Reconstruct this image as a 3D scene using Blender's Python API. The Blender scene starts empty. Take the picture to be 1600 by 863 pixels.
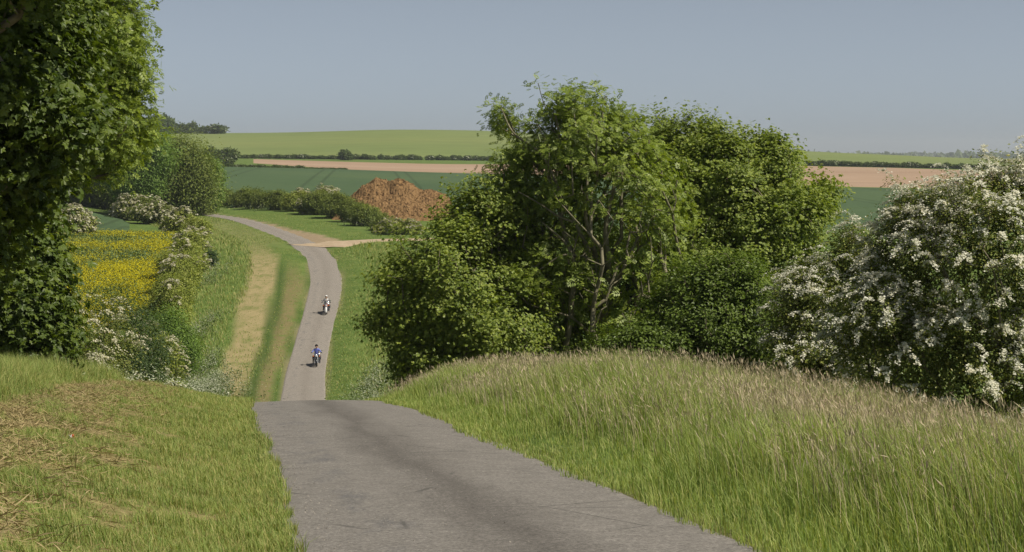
import bpy, bmesh, math, random
import numpy as np
from mathutils import Vector

rng = np.random.default_rng(7)
random.seed(7)
SC = bpy.context.scene
COL = SC.collection
D2R = math.radians

# ------------------------------------------------------------------ camera, sky, sun, exposure
FPX = 3000.0                      # focal length in photo pixels (1600 wide)
EYE = 1.6
YH = 240.0                        # horizon row in the photo
PITCH = math.atan((431.5 - YH) / FPX)
cam_d = bpy.data.cameras.new("camera")
cam_d.sensor_width = 36.0
cam_d.lens = 36.0 * FPX / 1600.0
cam_d.clip_start = 0.1
cam_d.clip_end = 30000.0
cam = bpy.data.objects.new("camera", cam_d)
COL.objects.link(cam)
cam.location = (0, 0, EYE)
cam.rotation_euler = (math.pi / 2 - PITCH, 0, 0)
SC.camera = cam

SUN_EL = D2R(50)
SUN_AZ = D2R(110)                 # clockwise from +Y: to the right, slightly behind the camera
world = bpy.data.worlds.new("World")
SC.world = world
world.use_nodes = True
wn = world.node_tree.nodes
wl = world.node_tree.links
bg = wn["Background"]
sky = wn.new("ShaderNodeTexSky")
sky.sky_type = 'NISHITA'
sky.sun_disc = False
sky.sun_elevation = SUN_EL
sky.sun_rotation = SUN_AZ
sky.altitude = 0
sky.air_density = 0.4
sky.dust_density = 0.6
sky.ozone_density = 6.0
hsv = wn.new("ShaderNodeHueSaturation")
hsv.inputs["Saturation"].default_value = 0.44
hsv.inputs["Hue"].default_value = 0.484
wl.new(sky.outputs[0], hsv.inputs["Color"])
wl.new(hsv.outputs[0], bg.inputs["Color"])
bg.inputs["Strength"].default_value = 0.074

sun_d = bpy.data.lights.new("sun", 'SUN')
sun_d.energy = 4.9
sun_d.angle = D2R(0.55)
sun_d.color = (1.0, 0.915, 0.77)
sun = bpy.data.objects.new("sun", sun_d)
COL.objects.link(sun)
sdir = Vector((math.sin(SUN_AZ) * math.cos(SUN_EL), math.cos(SUN_AZ) * math.cos(SUN_EL), math.sin(SUN_EL)))
sun.rotation_euler = sdir.to_track_quat('Z', 'Y').to_euler()
sun.location = (30, -20, 60)

SC.view_settings.view_transform = 'Standard'
SC.view_settings.look = 'None'
SC.view_settings.exposure = 0.25
SC.view_settings.gamma = 1.0
SC.view_settings.use_curve_mapping = False
SC.render.engine = 'CYCLES'
cy = SC.cycles
cy.max_bounces = 6
cy.diffuse_bounces = 3
cy.glossy_bounces = 2
cy.transmission_bounces = 4
cy.volume_bounces = 0
cy.transparent_max_bounces = 8
cy.caustics_reflective = False
cy.caustics_refractive = False

# ------------------------------------------------------------------ small maths
def ss(a, b, x):
    t = np.clip((np.asarray(x, float) - a) / (b - a), 0, 1)
    return t * t * (3 - 2 * t)

def herm(xs, ys):
    xs = np.array(xs, float); ys = np.array(ys, float)
    h = np.diff(xs); s = np.diff(ys) / h
    m = np.empty_like(ys)
    m[1:-1] = (s[:-1] * h[1:] + s[1:] * h[:-1]) / (h[:-1] + h[1:])
    m[0] = s[0]; m[-1] = s[-1]
    def f(x):
        x = np.asarray(x, float)
        i = np.clip(np.searchsorted(xs, x) - 1, 0, len(h) - 1)
        xc = np.clip(x, xs[0], xs[-1])
        t = (xc - xs[i]) / h[i]
        t2 = t * t; t3 = t2 * t
        r = (2*t3-3*t2+1)*ys[i] + (t3-2*t2+t)*h[i]*m[i] + (-2*t3+3*t2)*ys[i+1] + (t3-t2)*h[i]*m[i+1]
        return r + np.where(x < xs[0], (x - xs[0]) * m[0], 0) + np.where(x > xs[-1], (x - xs[-1]) * m[-1], 0)
    return f

class Wob:
    """smooth pseudo noise, a sum of sines; about -1..1"""
    def __init__(self, freq, dim=2, n=7, seed=0):
        r = np.random.default_rng(seed)
        k = r.normal(size=(n, dim)); k /= np.linalg.norm(k, axis=1)[:, None]
        self.k = k * freq * r.uniform(0.6, 1.6, (n, 1)); self.p = r.uniform(0, 6.28, n)
    def __call__(self, *c):
        c = np.stack([np.asarray(a, float) for a in c], -1)
        return np.sin(c @ self.k.T + self.p).sum(-1) / math.sqrt(len(self.p)) * 0.9

# ------------------------------------------------------------------ terrain: drop below eye level as a function of place
d_road = herm([-40, 0, 5, 12, 18.5, 25, 30.6, 37, 43.7, 50, 60, 80, 100, 115, 128, 135, 145, 158, 172, 186, 210, 235, 250, 285, 315, 345, 380, 420],
              [-0.9, 1.6, 1.93, 2.49, 3.09, 3.67, 4.19, 4.86, 5.64, 6.55, 8.15, 11.6, 14.7, 16.5, 17.3, 17.42, 17.55, 17.5, 16.7, 15.5, 13.9, 12.6, 12.0, 11.2, 10.7, 10.65, 10.4, 10.2])
x_road = herm([-40, 0, 12, 18.5, 25, 30.6, 43.7, 60, 80, 100, 115, 135, 158, 172, 186, 210, 235, 250, 285, 315, 345, 380, 420],
              [7.6, 1.8, 0.08, -0.91, -1.94, -2.77, -4.6, -6.6, -9.0, -11.3, -12.9, -14.8, -16.96, -17.9, -18.66, -20.4, -23.6, -26.7, -36, -45, -55.9, -70, -90])

def lateral(X, Y):
    s = (x_road(np.asarray(Y) + 0.5) - x_road(np.asarray(Y) - 0.5))
    return (X - x_road(Y)) / np.sqrt(1 + s * s)

FARPTS = []
def fp(Y, *pd):
    for p, d in pd: FARPTS.append((p, Y, d))
fp(265, (-700, 11.3), (0, 11.6), (250, 11.7), (480, 11.7), (700, 11.8), (1000, 12.3), (1400, 12.8), (2300, 13))
fp(285, (0, 11.0), (430, 11.2)); fp(300, (100, 10.5), (-600, 10.3))
fp(315, (372, 10.7), (620, 10.75), (1300, 12.0), (2300, 12.6)); fp(345, (314, 10.65), (100, 9.3), (-500, 8.8), (620, 10.2))
fp(365, (250, 10.5)); fp(400, (-600, 6.5), (100, 7.6), (350, 8.6), (620, 9.4), (1000, 10.1), (1300, 10.7), (1600, 11.1), (2300, 11.6))
fp(550, (-600, 2), (100, 4), (350, 5.6), (600, 7.5), (900, 8.3), (1300, 8.9), (1600, 9.4), (2300, 10))
fp(700, (-600, -1), (390, 4.2), (600, 6.4), (800, 7.2), (1300, 7.3), (1500, 7.8), (2300, 9))
fp(900, (-600, -6), (100, -1), (390, 2.2), (750, 4.4), (1210, 4.6), (1500, 6.6), (2300, 9))
fp(1000, (390, 1.6), (750, 2.6), (1210, 2.9), (1500, 6.0), (2300, 9))
fp(1200, (0, -12), (300, -8.2), (600, -9.2), (900, -7), (1210, -0.2), (1500, 5.1), (2000, 8))
fp(1400, (-600, -28), (0, -20), (270, -14.6), (600, -16.8), (760, -16.1), (1000, -9.6), (1210, -2.8), (1400, 1.5), (1560, 4.3), (1900, 7))
fp(1700, (0, -20), (600, -16), (1210, 0), (1560, 7)); fp(2200, (-600, -12), (600, -6), (1200, 6), (1600, 11), (2300, 12))
fp(3500, (-600, 10), (600, 12), (1600, 13), (2300, 13)); fp(9500, (-600, 16), (600, 16), (1600, 16), (2300, 16)); fp(5500, (-600, 13), (600, 13), (1600, 13.5), (2300, 14))
_fa = np.array(FARPTS)
def _tc(px, Y): return np.stack([np.asarray(px) / 260.0, np.log(np.maximum(Y, 50)) * 3.2], -1)
def _ker(r2): return 0.5 * r2 * np.log(np.maximum(r2, 1e-12))
_P = _tc(_fa[:, 0], _fa[:, 1])
_n = len(_P)
_A = np.zeros((_n + 3, _n + 3))
_A[:_n, :_n] = _ker(((_P[:, None] - _P[None]) ** 2).sum(-1)) + np.eye(_n) * 0.01
_A[:_n, _n] = 1; _A[:_n, _n+1:] = _P; _A[_n, :_n] = 1; _A[_n+1:, :_n] = _P.T
_W = np.linalg.solve(_A, np.concatenate([_fa[:, 2], np.zeros(3)]))
def far_d(px, Y):
    Q = _tc(np.clip(px, -900, 2600), np.minimum(Y, 9500)).reshape(-1, 2)
    out = np.empty(len(Q))
    for a in range(0, len(Q), 20000):
        q = Q[a:a+20000]
        out[a:a+20000] = _ker(((q[:, None] - _P[None]) ** 2).sum(-1)) @ _W[:_n] + _W[_n] + q @ _W[_n+1:]
    return out.reshape(np.shape(Y))

_w1, _w2, _w3 = Wob(0.9, seed=1), Wob(3.2, seed=2), Wob(0.12, seed=3)
def ground(X, Y):
    X, Y = np.broadcast_arrays(np.asarray(X, float), np.asarray(Y, float))
    lat = lateral(X, Y)
    near_f = 1 - ss(55, 90, Y)
    R = np.where(lat > 0, -0.36 * ss(1.6, 4.0, lat), -0.34 * ss(1.6, 4.0, -lat)) * near_f
    R = R + np.where(lat > 4.6, np.minimum(0.09 * np.maximum(lat - 4.6, 0) ** 1.5, 3.4), 0) * (1 - ss(70, 130, Y))
    R = R + 0.48 * ss(2.6, 5.5, lat) * (1 - ss(17, 29, Y))
    R = R - 0.25 * ss(1.7, 3.5, np.abs(lat)) * ss(110, 150, Y)      # verges stand a little above the valley road
    R = R - ss(1.5, 2.4, np.abs(lat)) * (0.035 * _w1(X, Y) + 0.02 * _w2(X, Y)) * (1 - ss(60, 200, Y))
    R = R + 0.12 * _w3(X, Y) * ss(4, 12, np.abs(lat)) * ss(60, 140, Y)
    d = d_road(np.minimum(Y, 420)) + R
    k = ss(262, 320, Y)
    m = k > 0
    if np.any(m):
        df = np.zeros_like(d)
        Ym = Y[m]; df[m] = far_d(800 + FPX * X[m] / Ym, Ym)
        d = d * (1 - k) + df * k
    return EYE - d

def G(x, y): return float(ground(np.array([x]), np.array([y]))[0])
def X_at(px, Y): return (px - 800.0) / FPX * Y
def row_of(z, Y): # photo row of a point at height z and depth Y
    t = (z - EYE) / Y
    cp, sp = math.cos(PITCH), math.sin(PITCH)
    return 431.5 - FPX * (t * cp + sp) / (cp - t * sp)
def z_at(py, Y):
    v = (431.5 - py) / FPX
    cp, sp = math.cos(PITCH), math.sin(PITCH)
    return EYE + Y * (v * cp - sp) / (cp + v * sp)
def pos(px, py, Y): return np.array([X_at(px, Y), Y, z_at(py, Y)])
def hit(px, py, y0=60.0, y1=3000.0):
    Ys = np.geomspace(y0, y1, 1500)
    Xs = X_at(px, Ys)
    r = row_of(ground(Xs, Ys), Ys)
    i = np.nonzero(r <= py)[0]
    return float(Ys[i[0]]) if len(i) else y1

# ------------------------------------------------------------------ mesh building from arrays
class Geo:
    def __init__(self): self.v = []; self.f = []; self.n = 0; self.uv = []
    def add(self, verts, faces, mat=0):
        verts = np.asarray(verts, np.float32).reshape(-1, 3); faces = np.asarray(faces, np.int64)
        self.v.append(verts); self.f.append((faces + self.n, mat)); self.n += len(verts)
        return self
    def build(self, name, mats, parent=None, smooth=False, loc=None, attrs=None):
        me = bpy.data.meshes.new(name)
        V = np.concatenate(self.v)
        if loc is not None: V = V - np.asarray(loc, np.float32)
        me.vertices.add(len(V)); me.vertices.foreach_set("co", V.ravel())
        loops = np.concatenate([f.ravel() for f, _ in self.f])
        tot = np.concatenate([np.full(len(f), f.shape[1]) for f, _ in self.f])
        mi = np.concatenate([np.full(len(f), m) for f, m in self.f])
        st = np.concatenate([[0], np.cumsum(tot)[:-1]])
        me.loops.add(len(loops)); me.loops.foreach_set("vertex_index", loops.astype(np.int32))
        me.polygons.add(len(tot)); me.polygons.foreach_set("loop_start", st.astype(np.int32))
        me.polygons.foreach_set("material_index", mi.astype(np.int32))
        me.polygons.foreach_set("use_smooth", np.full(len(tot), bool(smooth)))
        for k, a in (attrs or {}).items():
            at = me.attributes.new(k, 'FLOAT', 'POINT'); at.data.foreach_set("value", np.asarray(a, np.float32))
        me.update(calc_edges=True)
        for m in (mats if isinstance(mats, (list, tuple)) else [mats]): me.materials.append(m)
        o = bpy.data.objects.new(name, me); COL.objects.link(o)
        if parent is not None: o.parent = parent
        elif loc is not None: o.location = loc
        return o

def tag(o, label=None, cat=None, group=None, kind=None):
    if label: o["label"] = label
    if cat: o["category"] = cat
    if group: o["group"] = group
    if kind: o["kind"] = kind
    return o
def empty(name, loc, rz=0.0):
    o = bpy.data.objects.new(name, None); COL.objects.link(o)
    o.location = loc; o.rotation_euler = (0, 0, rz); o.empty_display_size = 0.3
    return o
def copy_tree(o, parent=None):
    c = o.copy(); COL.objects.link(c)
    if parent is not None: c.parent = parent
    for ch in list(o.children): copy_tree(ch, c)
    return c

# ------------------------------------------------------------------ materials
def newmat(name):
    m = bpy.data.materials.new(name); m.use_nodes = True
    nt = m.node_tree; nt.nodes.clear()
    out = nt.nodes.new("ShaderNodeOutputMaterial")
    return m, nt, out
def N(nt, typ, **kw):
    n = nt.nodes.new(typ)
    for k, v in kw.items():
        if k in n.inputs: n.inputs[k].default_value = v
        else: setattr(n, k, v)
    return n
def ramp(nt, fac, stops):
    r = nt.nodes.new("ShaderNodeValToRGB")
    e = r.color_ramp.elements
    while len(e) < len(stops): e.new(0.5)
    for i, (p, c) in enumerate(stops):
        e[i].position = p; e[i].color = tuple(c) + (1.0,) if len(c) == 3 else c
    nt.links.new(fac, r.inputs[0])
    return r.outputs[0]
def mixc(nt, fac, a, b, blend='MIX'):
    m = nt.nodes.new("ShaderNodeMix"); m.data_type = 'RGBA'; m.blend_type = blend
    for sock, v in ((m.inputs[0], fac), (m.inputs[6], a), (m.inputs[7], b)):
        if hasattr(v, "links"): nt.links.new(v, sock)
        elif isinstance(v, (int, float)): sock.default_value = v
        else: sock.default_value = tuple(v) + (1.0,)
    return m.outputs[2]
def noise(nt, scale, detail=4, rough=0.6, vec=None, stretch=None):
    tc = nt.nodes.new("ShaderNodeNewGeometry").outputs["Position"] if vec is None else vec
    if stretch:
        mp = nt.nodes.new("ShaderNodeVectorMath"); mp.operation = 'MULTIPLY'
        nt.links.new(tc, mp.inputs[0]); mp.inputs[1].default_value = stretch; tc = mp.outputs[0]
    n = N(nt, "ShaderNodeTexNoise", Scale=scale, Detail=detail, Roughness=rough)
    nt.links.new(tc, n.inputs["Vector"])
    return n.outputs["Fac"]
def attr(nt, name):
    a = nt.nodes.new("ShaderNodeAttribute"); a.attribute_name = name
    return a.outputs["Fac"]
def math_n(nt, op, a, b=None):
    m = nt.nodes.new("ShaderNodeMath"); m.operation = op
    for s, v in ((m.inputs[0], a), (m.inputs[1], b)):
        if v is None: continue
        if hasattr(v, "links"): nt.links.new(v, s)
        else: s.default_value = v
    return m.outputs[0]

def leaf_mat(name, cols, trans=0.35, gloss=0.05, rough=0.5, tcol=(1.3, 1.3, 0.5), gain=1.0):
    gloss *= 0.45; cols = [tuple(min(.85, x * gain) for x in c) for c in cols]
    """cols: list of leaf colours picked at random per leaf"""
    m, nt, out = newmat(name)
    ge = nt.nodes.new("ShaderNodeNewGeometry")
    c = ramp(nt, ge.outputs["Random Per Island"], [(i / max(1, len(cols) - 1), k) for i, k in enumerate(cols)])
    big = noise(nt, 0.9, 2)
    c = mixc(nt, 0.35, c, ramp(nt, big, [(0.3, (0.62, 0.66, 0.6)), (0.7, (1.3, 1.25, 1.15))]), 'MULTIPLY')
    df = N(nt, "ShaderNodeBsdfDiffuse"); nt.links.new(c, df.inputs[0])
    tr = N(nt, "ShaderNodeBsdfTranslucent"); nt.links.new(mixc(nt, 1.0, c, tcol, 'MULTIPLY'), tr.inputs[0])
    gl = N(nt, "ShaderNodeBsdfGlossy", Roughness=rough); gl.inputs[0].default_value = (1, 1, 1, 1)
    a = N(nt, "ShaderNodeMixShader"); a.inputs[0].default_value = trans
    nt.links.new(df.outputs[0], a.inputs[1]); nt.links.new(tr.outputs[0], a.inputs[2])
    b = N(nt, "ShaderNodeMixShader"); b.inputs[0].default_value = gloss
    nt.links.new(a.outputs[0], b.inputs[1]); nt.links.new(gl.outputs[0], b.inputs[2])
    nt.links.new(b.outputs[0], out.inputs[0])
    return m

def plain(name, col, rough=0.6, metal=0.0, spec=0.4, var=0.15, scale=20.0):
    m, nt, out = newmat(name)
    p = N(nt, "ShaderNodeBsdfPrincipled", Roughness=rough, Metallic=metal)
    p.inputs["Specular IOR Level"].default_value = spec
    if var > 0:
        f = noise(nt, scale, 3)
        c = ramp(nt, f, [(0.3, tuple(x * (1 - var) for x in col)), (0.7, tuple(min(1, x * (1 + var)) for x in col))])
        nt.links.new(c, p.inputs["Base Color"])
    else: p.inputs["Base Color"].default_value = tuple(col) + (1,)
    nt.links.new(p.outputs[0], out.inputs[0])
    return m

M = {}
M['syc'] = leaf_mat("sycamore_leaf", [(0.04, 0.07, 0.010), (0.07, 0.11, 0.015), (0.12, 0.165, 0.02), (0.055, 0.09, 0.014)], 0.36, 0.05, gain=1.1)
M['ash'] = leaf_mat("ash_leaf", [(0.075, 0.11, 0.016), (0.12, 0.165, 0.025), (0.17, 0.21, 0.036), (0.09, 0.13, 0.02)], 0.36, 0.05, gain=1.6)
M['maple'] = leaf_mat("maple_leaf", [(0.075, 0.11, 0.014), (0.12, 0.165, 0.02), (0.18, 0.215, 0.03), (0.09, 0.13, 0.016)], 0.36, 0.06, gain=1.58)
M['elder'] = leaf_mat("elder_leaf", [(0.06, 0.095, 0.012), (0.085, 0.13, 0.017), (0.105, 0.15, 0.022)], 0.32, 0.05, gain=1.35)
M['haw'] = leaf_mat("hawthorn_leaf", [(0.05, 0.075, 0.014), (0.09, 0.12, 0.02), (0.13, 0.155, 0.03), (0.17, 0.17, 0.04)], 0.3, 0.05, gain=1.45)
M['olive'] = leaf_mat("hedge_leaf_olive", [(0.08, 0.108, 0.018), (0.12, 0.15, 0.026), (0.165, 0.188, 0.038), (0.20, 0.21, 0.06)], 0.3, 0.03, gain=1.75)
M['hedge'] = leaf_mat("hedge_leaf_green", [(0.055, 0.08, 0.016), (0.085, 0.11, 0.022), (0.12, 0.14, 0.03)], 0.3, 0.03, gain=1.75)
M['dark'] = leaf_mat("dark_leaf", [(0.022, 0.045, 0.013), (0.04, 0.07, 0.018), (0.06, 0.095, 0.022)], 0.25, 0.04, gain=1.3)
M['bright'] = leaf_mat("bright_leaf", [(0.055, 0.10, 0.014), (0.08, 0.135, 0.02), (0.11, 0.16, 0.03)], 0.35, 0.04, gain=1.7)
M['far'] = leaf_mat("far_leaf", [(0.035, 0.055, 0.018), (0.05, 0.075, 0.022), (0.07, 0.09, 0.03)], 0.25, 0.02, gain=1.7)
M['blossom'] = leaf_mat("may_blossom", [(0.62, 0.62, 0.53), (0.74, 0.74, 0.65), (0.82, 0.82, 0.76), (0.66, 0.62, 0.48)], 0.3, 0.0, tcol=(0.95, 0.97, 0.85))
M['cream'] = leaf_mat("umbel_flower", [(0.40, 0.44, 0.30), (0.52, 0.55, 0.42), (0.64, 0.65, 0.54)], 0.3, 0.0, tcol=(0.95, 0.97, 0.85))
M['may'] = leaf_mat("faded_blossom", [(0.40, 0.39, 0.27), (0.52, 0.51, 0.38), (0.62, 0.61, 0.50), (0.45, 0.40, 0.26)], 0.3, 0.0, tcol=(0.95, 0.97, 0.85))
M['bark'] = plain("bark", (0.13, 0.115, 0.075), 0.9, var=0.4, scale=9)
M['bark_pale'] = plain("pale_bark", (0.17, 0.155, 0.10), 0.9, var=0.4, scale=7)

# ------------------------------------------------------------------ ground sheet
def verge_soil(Y): return np.interp(Y, [243, 248, 256, 266, 285, 310, 320], [-.5, .6, 3.4, 2.6, 1.1, .4, -.5])
def build_ground():
    ax, ay = 0.0, -25.0
    rs = [20.0]
    while rs[-1] < 9300:
        r = rs[-1]
        rs.append(r + max(0.22, min(r * 0.0055, 1.2) if r < 420 else r * 0.012))
    rs = np.array(rs); th = np.radians(np.linspace(-42, 42, 430))
    Rg, Tg = np.meshgrid(rs, th, indexing='ij')
    X = ax + Rg * np.sin(Tg); Y = ay + Rg * np.cos(Tg)
    lat = lateral(X, Y)
    Z = ground(X, Y)
    # the road bed and the track bed are cut slightly into the ground
    Z = Z - 0.10 * (1 - ss(1.45, 1.85, np.abs(lat))) * (Y < 385) - 0.0
    dt = track_dist(X, Y)
    Z = Z - 0.06 * (1 - ss(0.8, 1.1, dt))
    V = np.stack([X, Y, Z], -1).reshape(-1, 3)
    a, b = X.shape
    i = np.arange(a * b).reshape(a, b)
    F = np.stack([i[:-1, :-1], i[:-1, 1:], i[1:, 1:], i[1:, :-1]], -1).reshape(-1, 4)
    c1 = np.interp(Y, [125, 138, 170, 200, 240], [-5.0, -5.2, -5.7, -6.9, -6.9])
    w1 = np.interp(Y, [125, 138, 170, 200, 240], [1.0, 1.15, 1.5, 1.7, 1.6])
    c2 = np.interp(Y, [125, 138, 170, 184, 217], [-2.8, -2.9, -2.75, -3.2, -3.6])
    w2 = np.interp(Y, [125, 138, 170, 184, 217], [.6, .65, .85, .85, .85])
    e = 0.18 * _w1(X * 1.3, Y * 0.25)
    hay = (1 - ss(w1 - .3, w1 + .35, np.abs(lat - c1 + e))) * (1 - ss(215, 275, Y)) * ss(60, 90, Y)
    hay2 = (0.9 * (1 - ss(w2 - .25, w2 + .3, np.abs(lat - c2 + e))) * (1 - ss(200, 235, Y)) * ss(60, 90, Y))
    hay = np.maximum(hay, 0.35 * (1 - ss(2, 5.5, np.abs(lat + 6.5))) * ss(235, 265, Y) * (1 - ss(300, 340, Y)))
    darkl = (1 - ss(.2, .75, np.abs(lat - (c1 + w1 + c2 - w2) * .5))) * (1 - ss(210, 240, Y)) * ss(60, 90, Y)
    darkl = np.maximum(darkl, 0.7 * (1 - ss(.2, .55, np.abs(lat + 1.75))) * ss(60, 90, Y) * (1 - ss(260, 300, Y)))
    mown = (lat < -1.0) * (1 - ss(48, 60, Y))
    edge = .6 * (1 - ss(.05, .3, np.abs(np.abs(lat) - 1.5))) * (Y < 385)
    edge = np.maximum(edge, (lat > 0) * (1 - ss(-.4, .5, lat - 1.5 - verge_soil(Y) + .5 * _w1(X, Y))) * (Y > 244) * (Y < 320))
    o = Geo().add(V, F).build("ground", ground_mat(), smooth=True,
                              attrs=dict(hay2=hay2.ravel(), hay=hay.ravel(), darkl=darkl.ravel(), mown=mown.ravel(), edge=edge.ravel()))
    tag(o, kind="structure")
    return o

TRK = np.array([(-25.6, 248.5), (-23, 251.5), (-19, 254), (-13, 256), (-5, 258.5), (8, 262)])
def track_dist(X, Y):
    """distance to the track's centre line in units of its half width"""
    best = np.full(np.shape(X), 99.0)
    m = (Y > 235) & (Y < 275) & (X > -40) & (X < 20)
    if not np.any(m): return best
    x, y = X[m], Y[m]; b = np.full(len(x), 99.0)
    for i in range(len(TRK) - 1):
        p, q = TRK[i], TRK[i + 1]; w0, w1 = track_hw(p[0]), track_hw(q[0])
        t = np.clip(((x - p[0]) * (q[0] - p[0]) + (y - p[1]) * (q[1] - p[1])) / ((q - p) ** 2).sum(), 0, 1)
        d = np.hypot(x - p[0] - t * (q[0] - p[0]), y - p[1] - t * (q[1] - p[1]))
        b = np.minimum(b, d / (w0 + t * (w1 - w0)))
    best[m] = b
    return best
def track_hw(x): return float(np.interp(x, [-26, -24, -21, -17, 10], [6.0, 5.2, 2.9, 2.2, 2.0]))

def ground_mat():
    m, nt, out = newmat("grassland")
    p = N(nt, "ShaderNodeBsdfPrincipled", Roughness=0.95); p.inputs["Specular IOR Level"].default_value = 0.1
    g1 = noise(nt, 0.35, 6, 0.65); g2 = noise(nt, 2.2, 5, 0.7)
    c = ramp(nt, g1, [(0.3, (0.075, 0.125, 0.028)), (0.5, (0.105, 0.16, 0.038)), (0.72, (0.15, 0.19, 0.055))])
    c = mixc(nt, 0.55, c, ramp(nt, g2, [(0.3, (0.55, 0.6, 0.5)), (0.7, (1.3, 1.25, 1.2))]), 'MULTIPLY')
    h2 = noise(nt, 0.9, 6, 0.7, stretch=(1, .4, 1))
    hayc = ramp(nt, h2, [(0.3, (0.19, 0.185, 0.07)), (0.5, (0.275, 0.235, 0.115)), (0.7, (0.34, 0.275, 0.15))])
    f = math_n(nt, 'MULTIPLY', attr(nt, "hay"), ramp(nt, h2, [(0.27, (0.3,) * 3), (0.47, (1,) * 3)]))
    c = mixc(nt, f, c, hayc)
    c = mixc(nt, math_n(nt, 'MULTIPLY', attr(nt, "hay2"), ramp(nt, noise(nt, 1.6, 6, .75, stretch=(1, .5, 1)), [(.35, (0.05,) * 3), (.50, (.95,) * 3)])), c, (0.19, 0.15, 0.074))
    c = mixc(nt, math_n(nt, 'MULTIPLY', attr(nt, "darkl"), 0.8), c, (0.042, 0.078, 0.016))
    mm = noise(nt, 4.5, 6, 0.75)
    mc = ramp(nt, mm, [(0.38, (0.11, 0.13, 0.035)), (0.5, (0.19, 0.165, 0.07)), (0.64, (0.27, 0.215, 0.105))])
    c = mixc(nt, attr(nt, "mown"), c, mc)
    c = mixc(nt, attr(nt, "edge"), c, ramp(nt, g2, [(0.3, (0.22, 0.17, 0.10)), (0.7, (0.36, 0.28, 0.19))]))
    nt.links.new(c, p.inputs["Base Color"])
    bp = N(nt, "ShaderNodeBump", Strength=0.6, Distance=0.12)
    nt.links.new(noise(nt, 5.0, 4, 0.7), bp.inputs["Height"]); nt.links.new(bp.outputs[0], p.inputs["Normal"])
    nt.links.new(p.outputs[0], out.inputs[0])
    return m

build_ground()

# ------------------------------------------------------------------ road and track
def strip(name, cx, cy, us, hw, lift, mat):
    """a surface along a centre line; us = lateral stations in half widths, hw = half width along it"""
    cx = np.asarray(cx); cy = np.asarray(cy)
    tx = np.gradient(cx); ty = np.gradient(cy); L = np.hypot(tx, ty); nx, ny = ty / L, -tx / L
    s = np.concatenate([[0], np.cumsum(np.hypot(np.diff(cx), np.diff(cy)))])
    us = np.asarray(us)
    wobL = 1 + 0.011 * Wob(2.0, 1, seed=5)(s)
    wobR = 1 + 0.011 * Wob(2.0, 1, seed=6)(s)
    ww = np.where(us[None, :] < 0, wobL[:, None], wobR[:, None])
    X = cx[:, None] + nx[:, None] * us[None] * hw[:, None] * ww
    Y = cy[:, None] + ny[:, None] * us[None] * hw[:, None] * ww
    zc = ground(cx, cy)[:, None]
    Z = ground(X, Y)
    if name == "road": Z = zc + 0 * Z
    Z = Z + lift - 0.03 * np.abs(us[None]) ** 2
    Z[:, 0] -= 0.12; Z[:, -1] -= 0.12
    a, b = X.shape; i = np.arange(a * b).reshape(a, b)
    F = np.stack([i[:-1, :-1], i[:-1, 1:], i[1:, 1:], i[1:, :-1]], -1).reshape(-1, 4)
    U = np.broadcast_to(us[None], X.shape)
    S = np.broadcast_to(s[:, None], X.shape)
    o = Geo().add(np.stack([X, Y, Z], -1), F).build(name, mat, smooth=True, attrs=dict(across=U.ravel(), along=S.ravel()))
    return tag(o, kind="structure")

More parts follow.
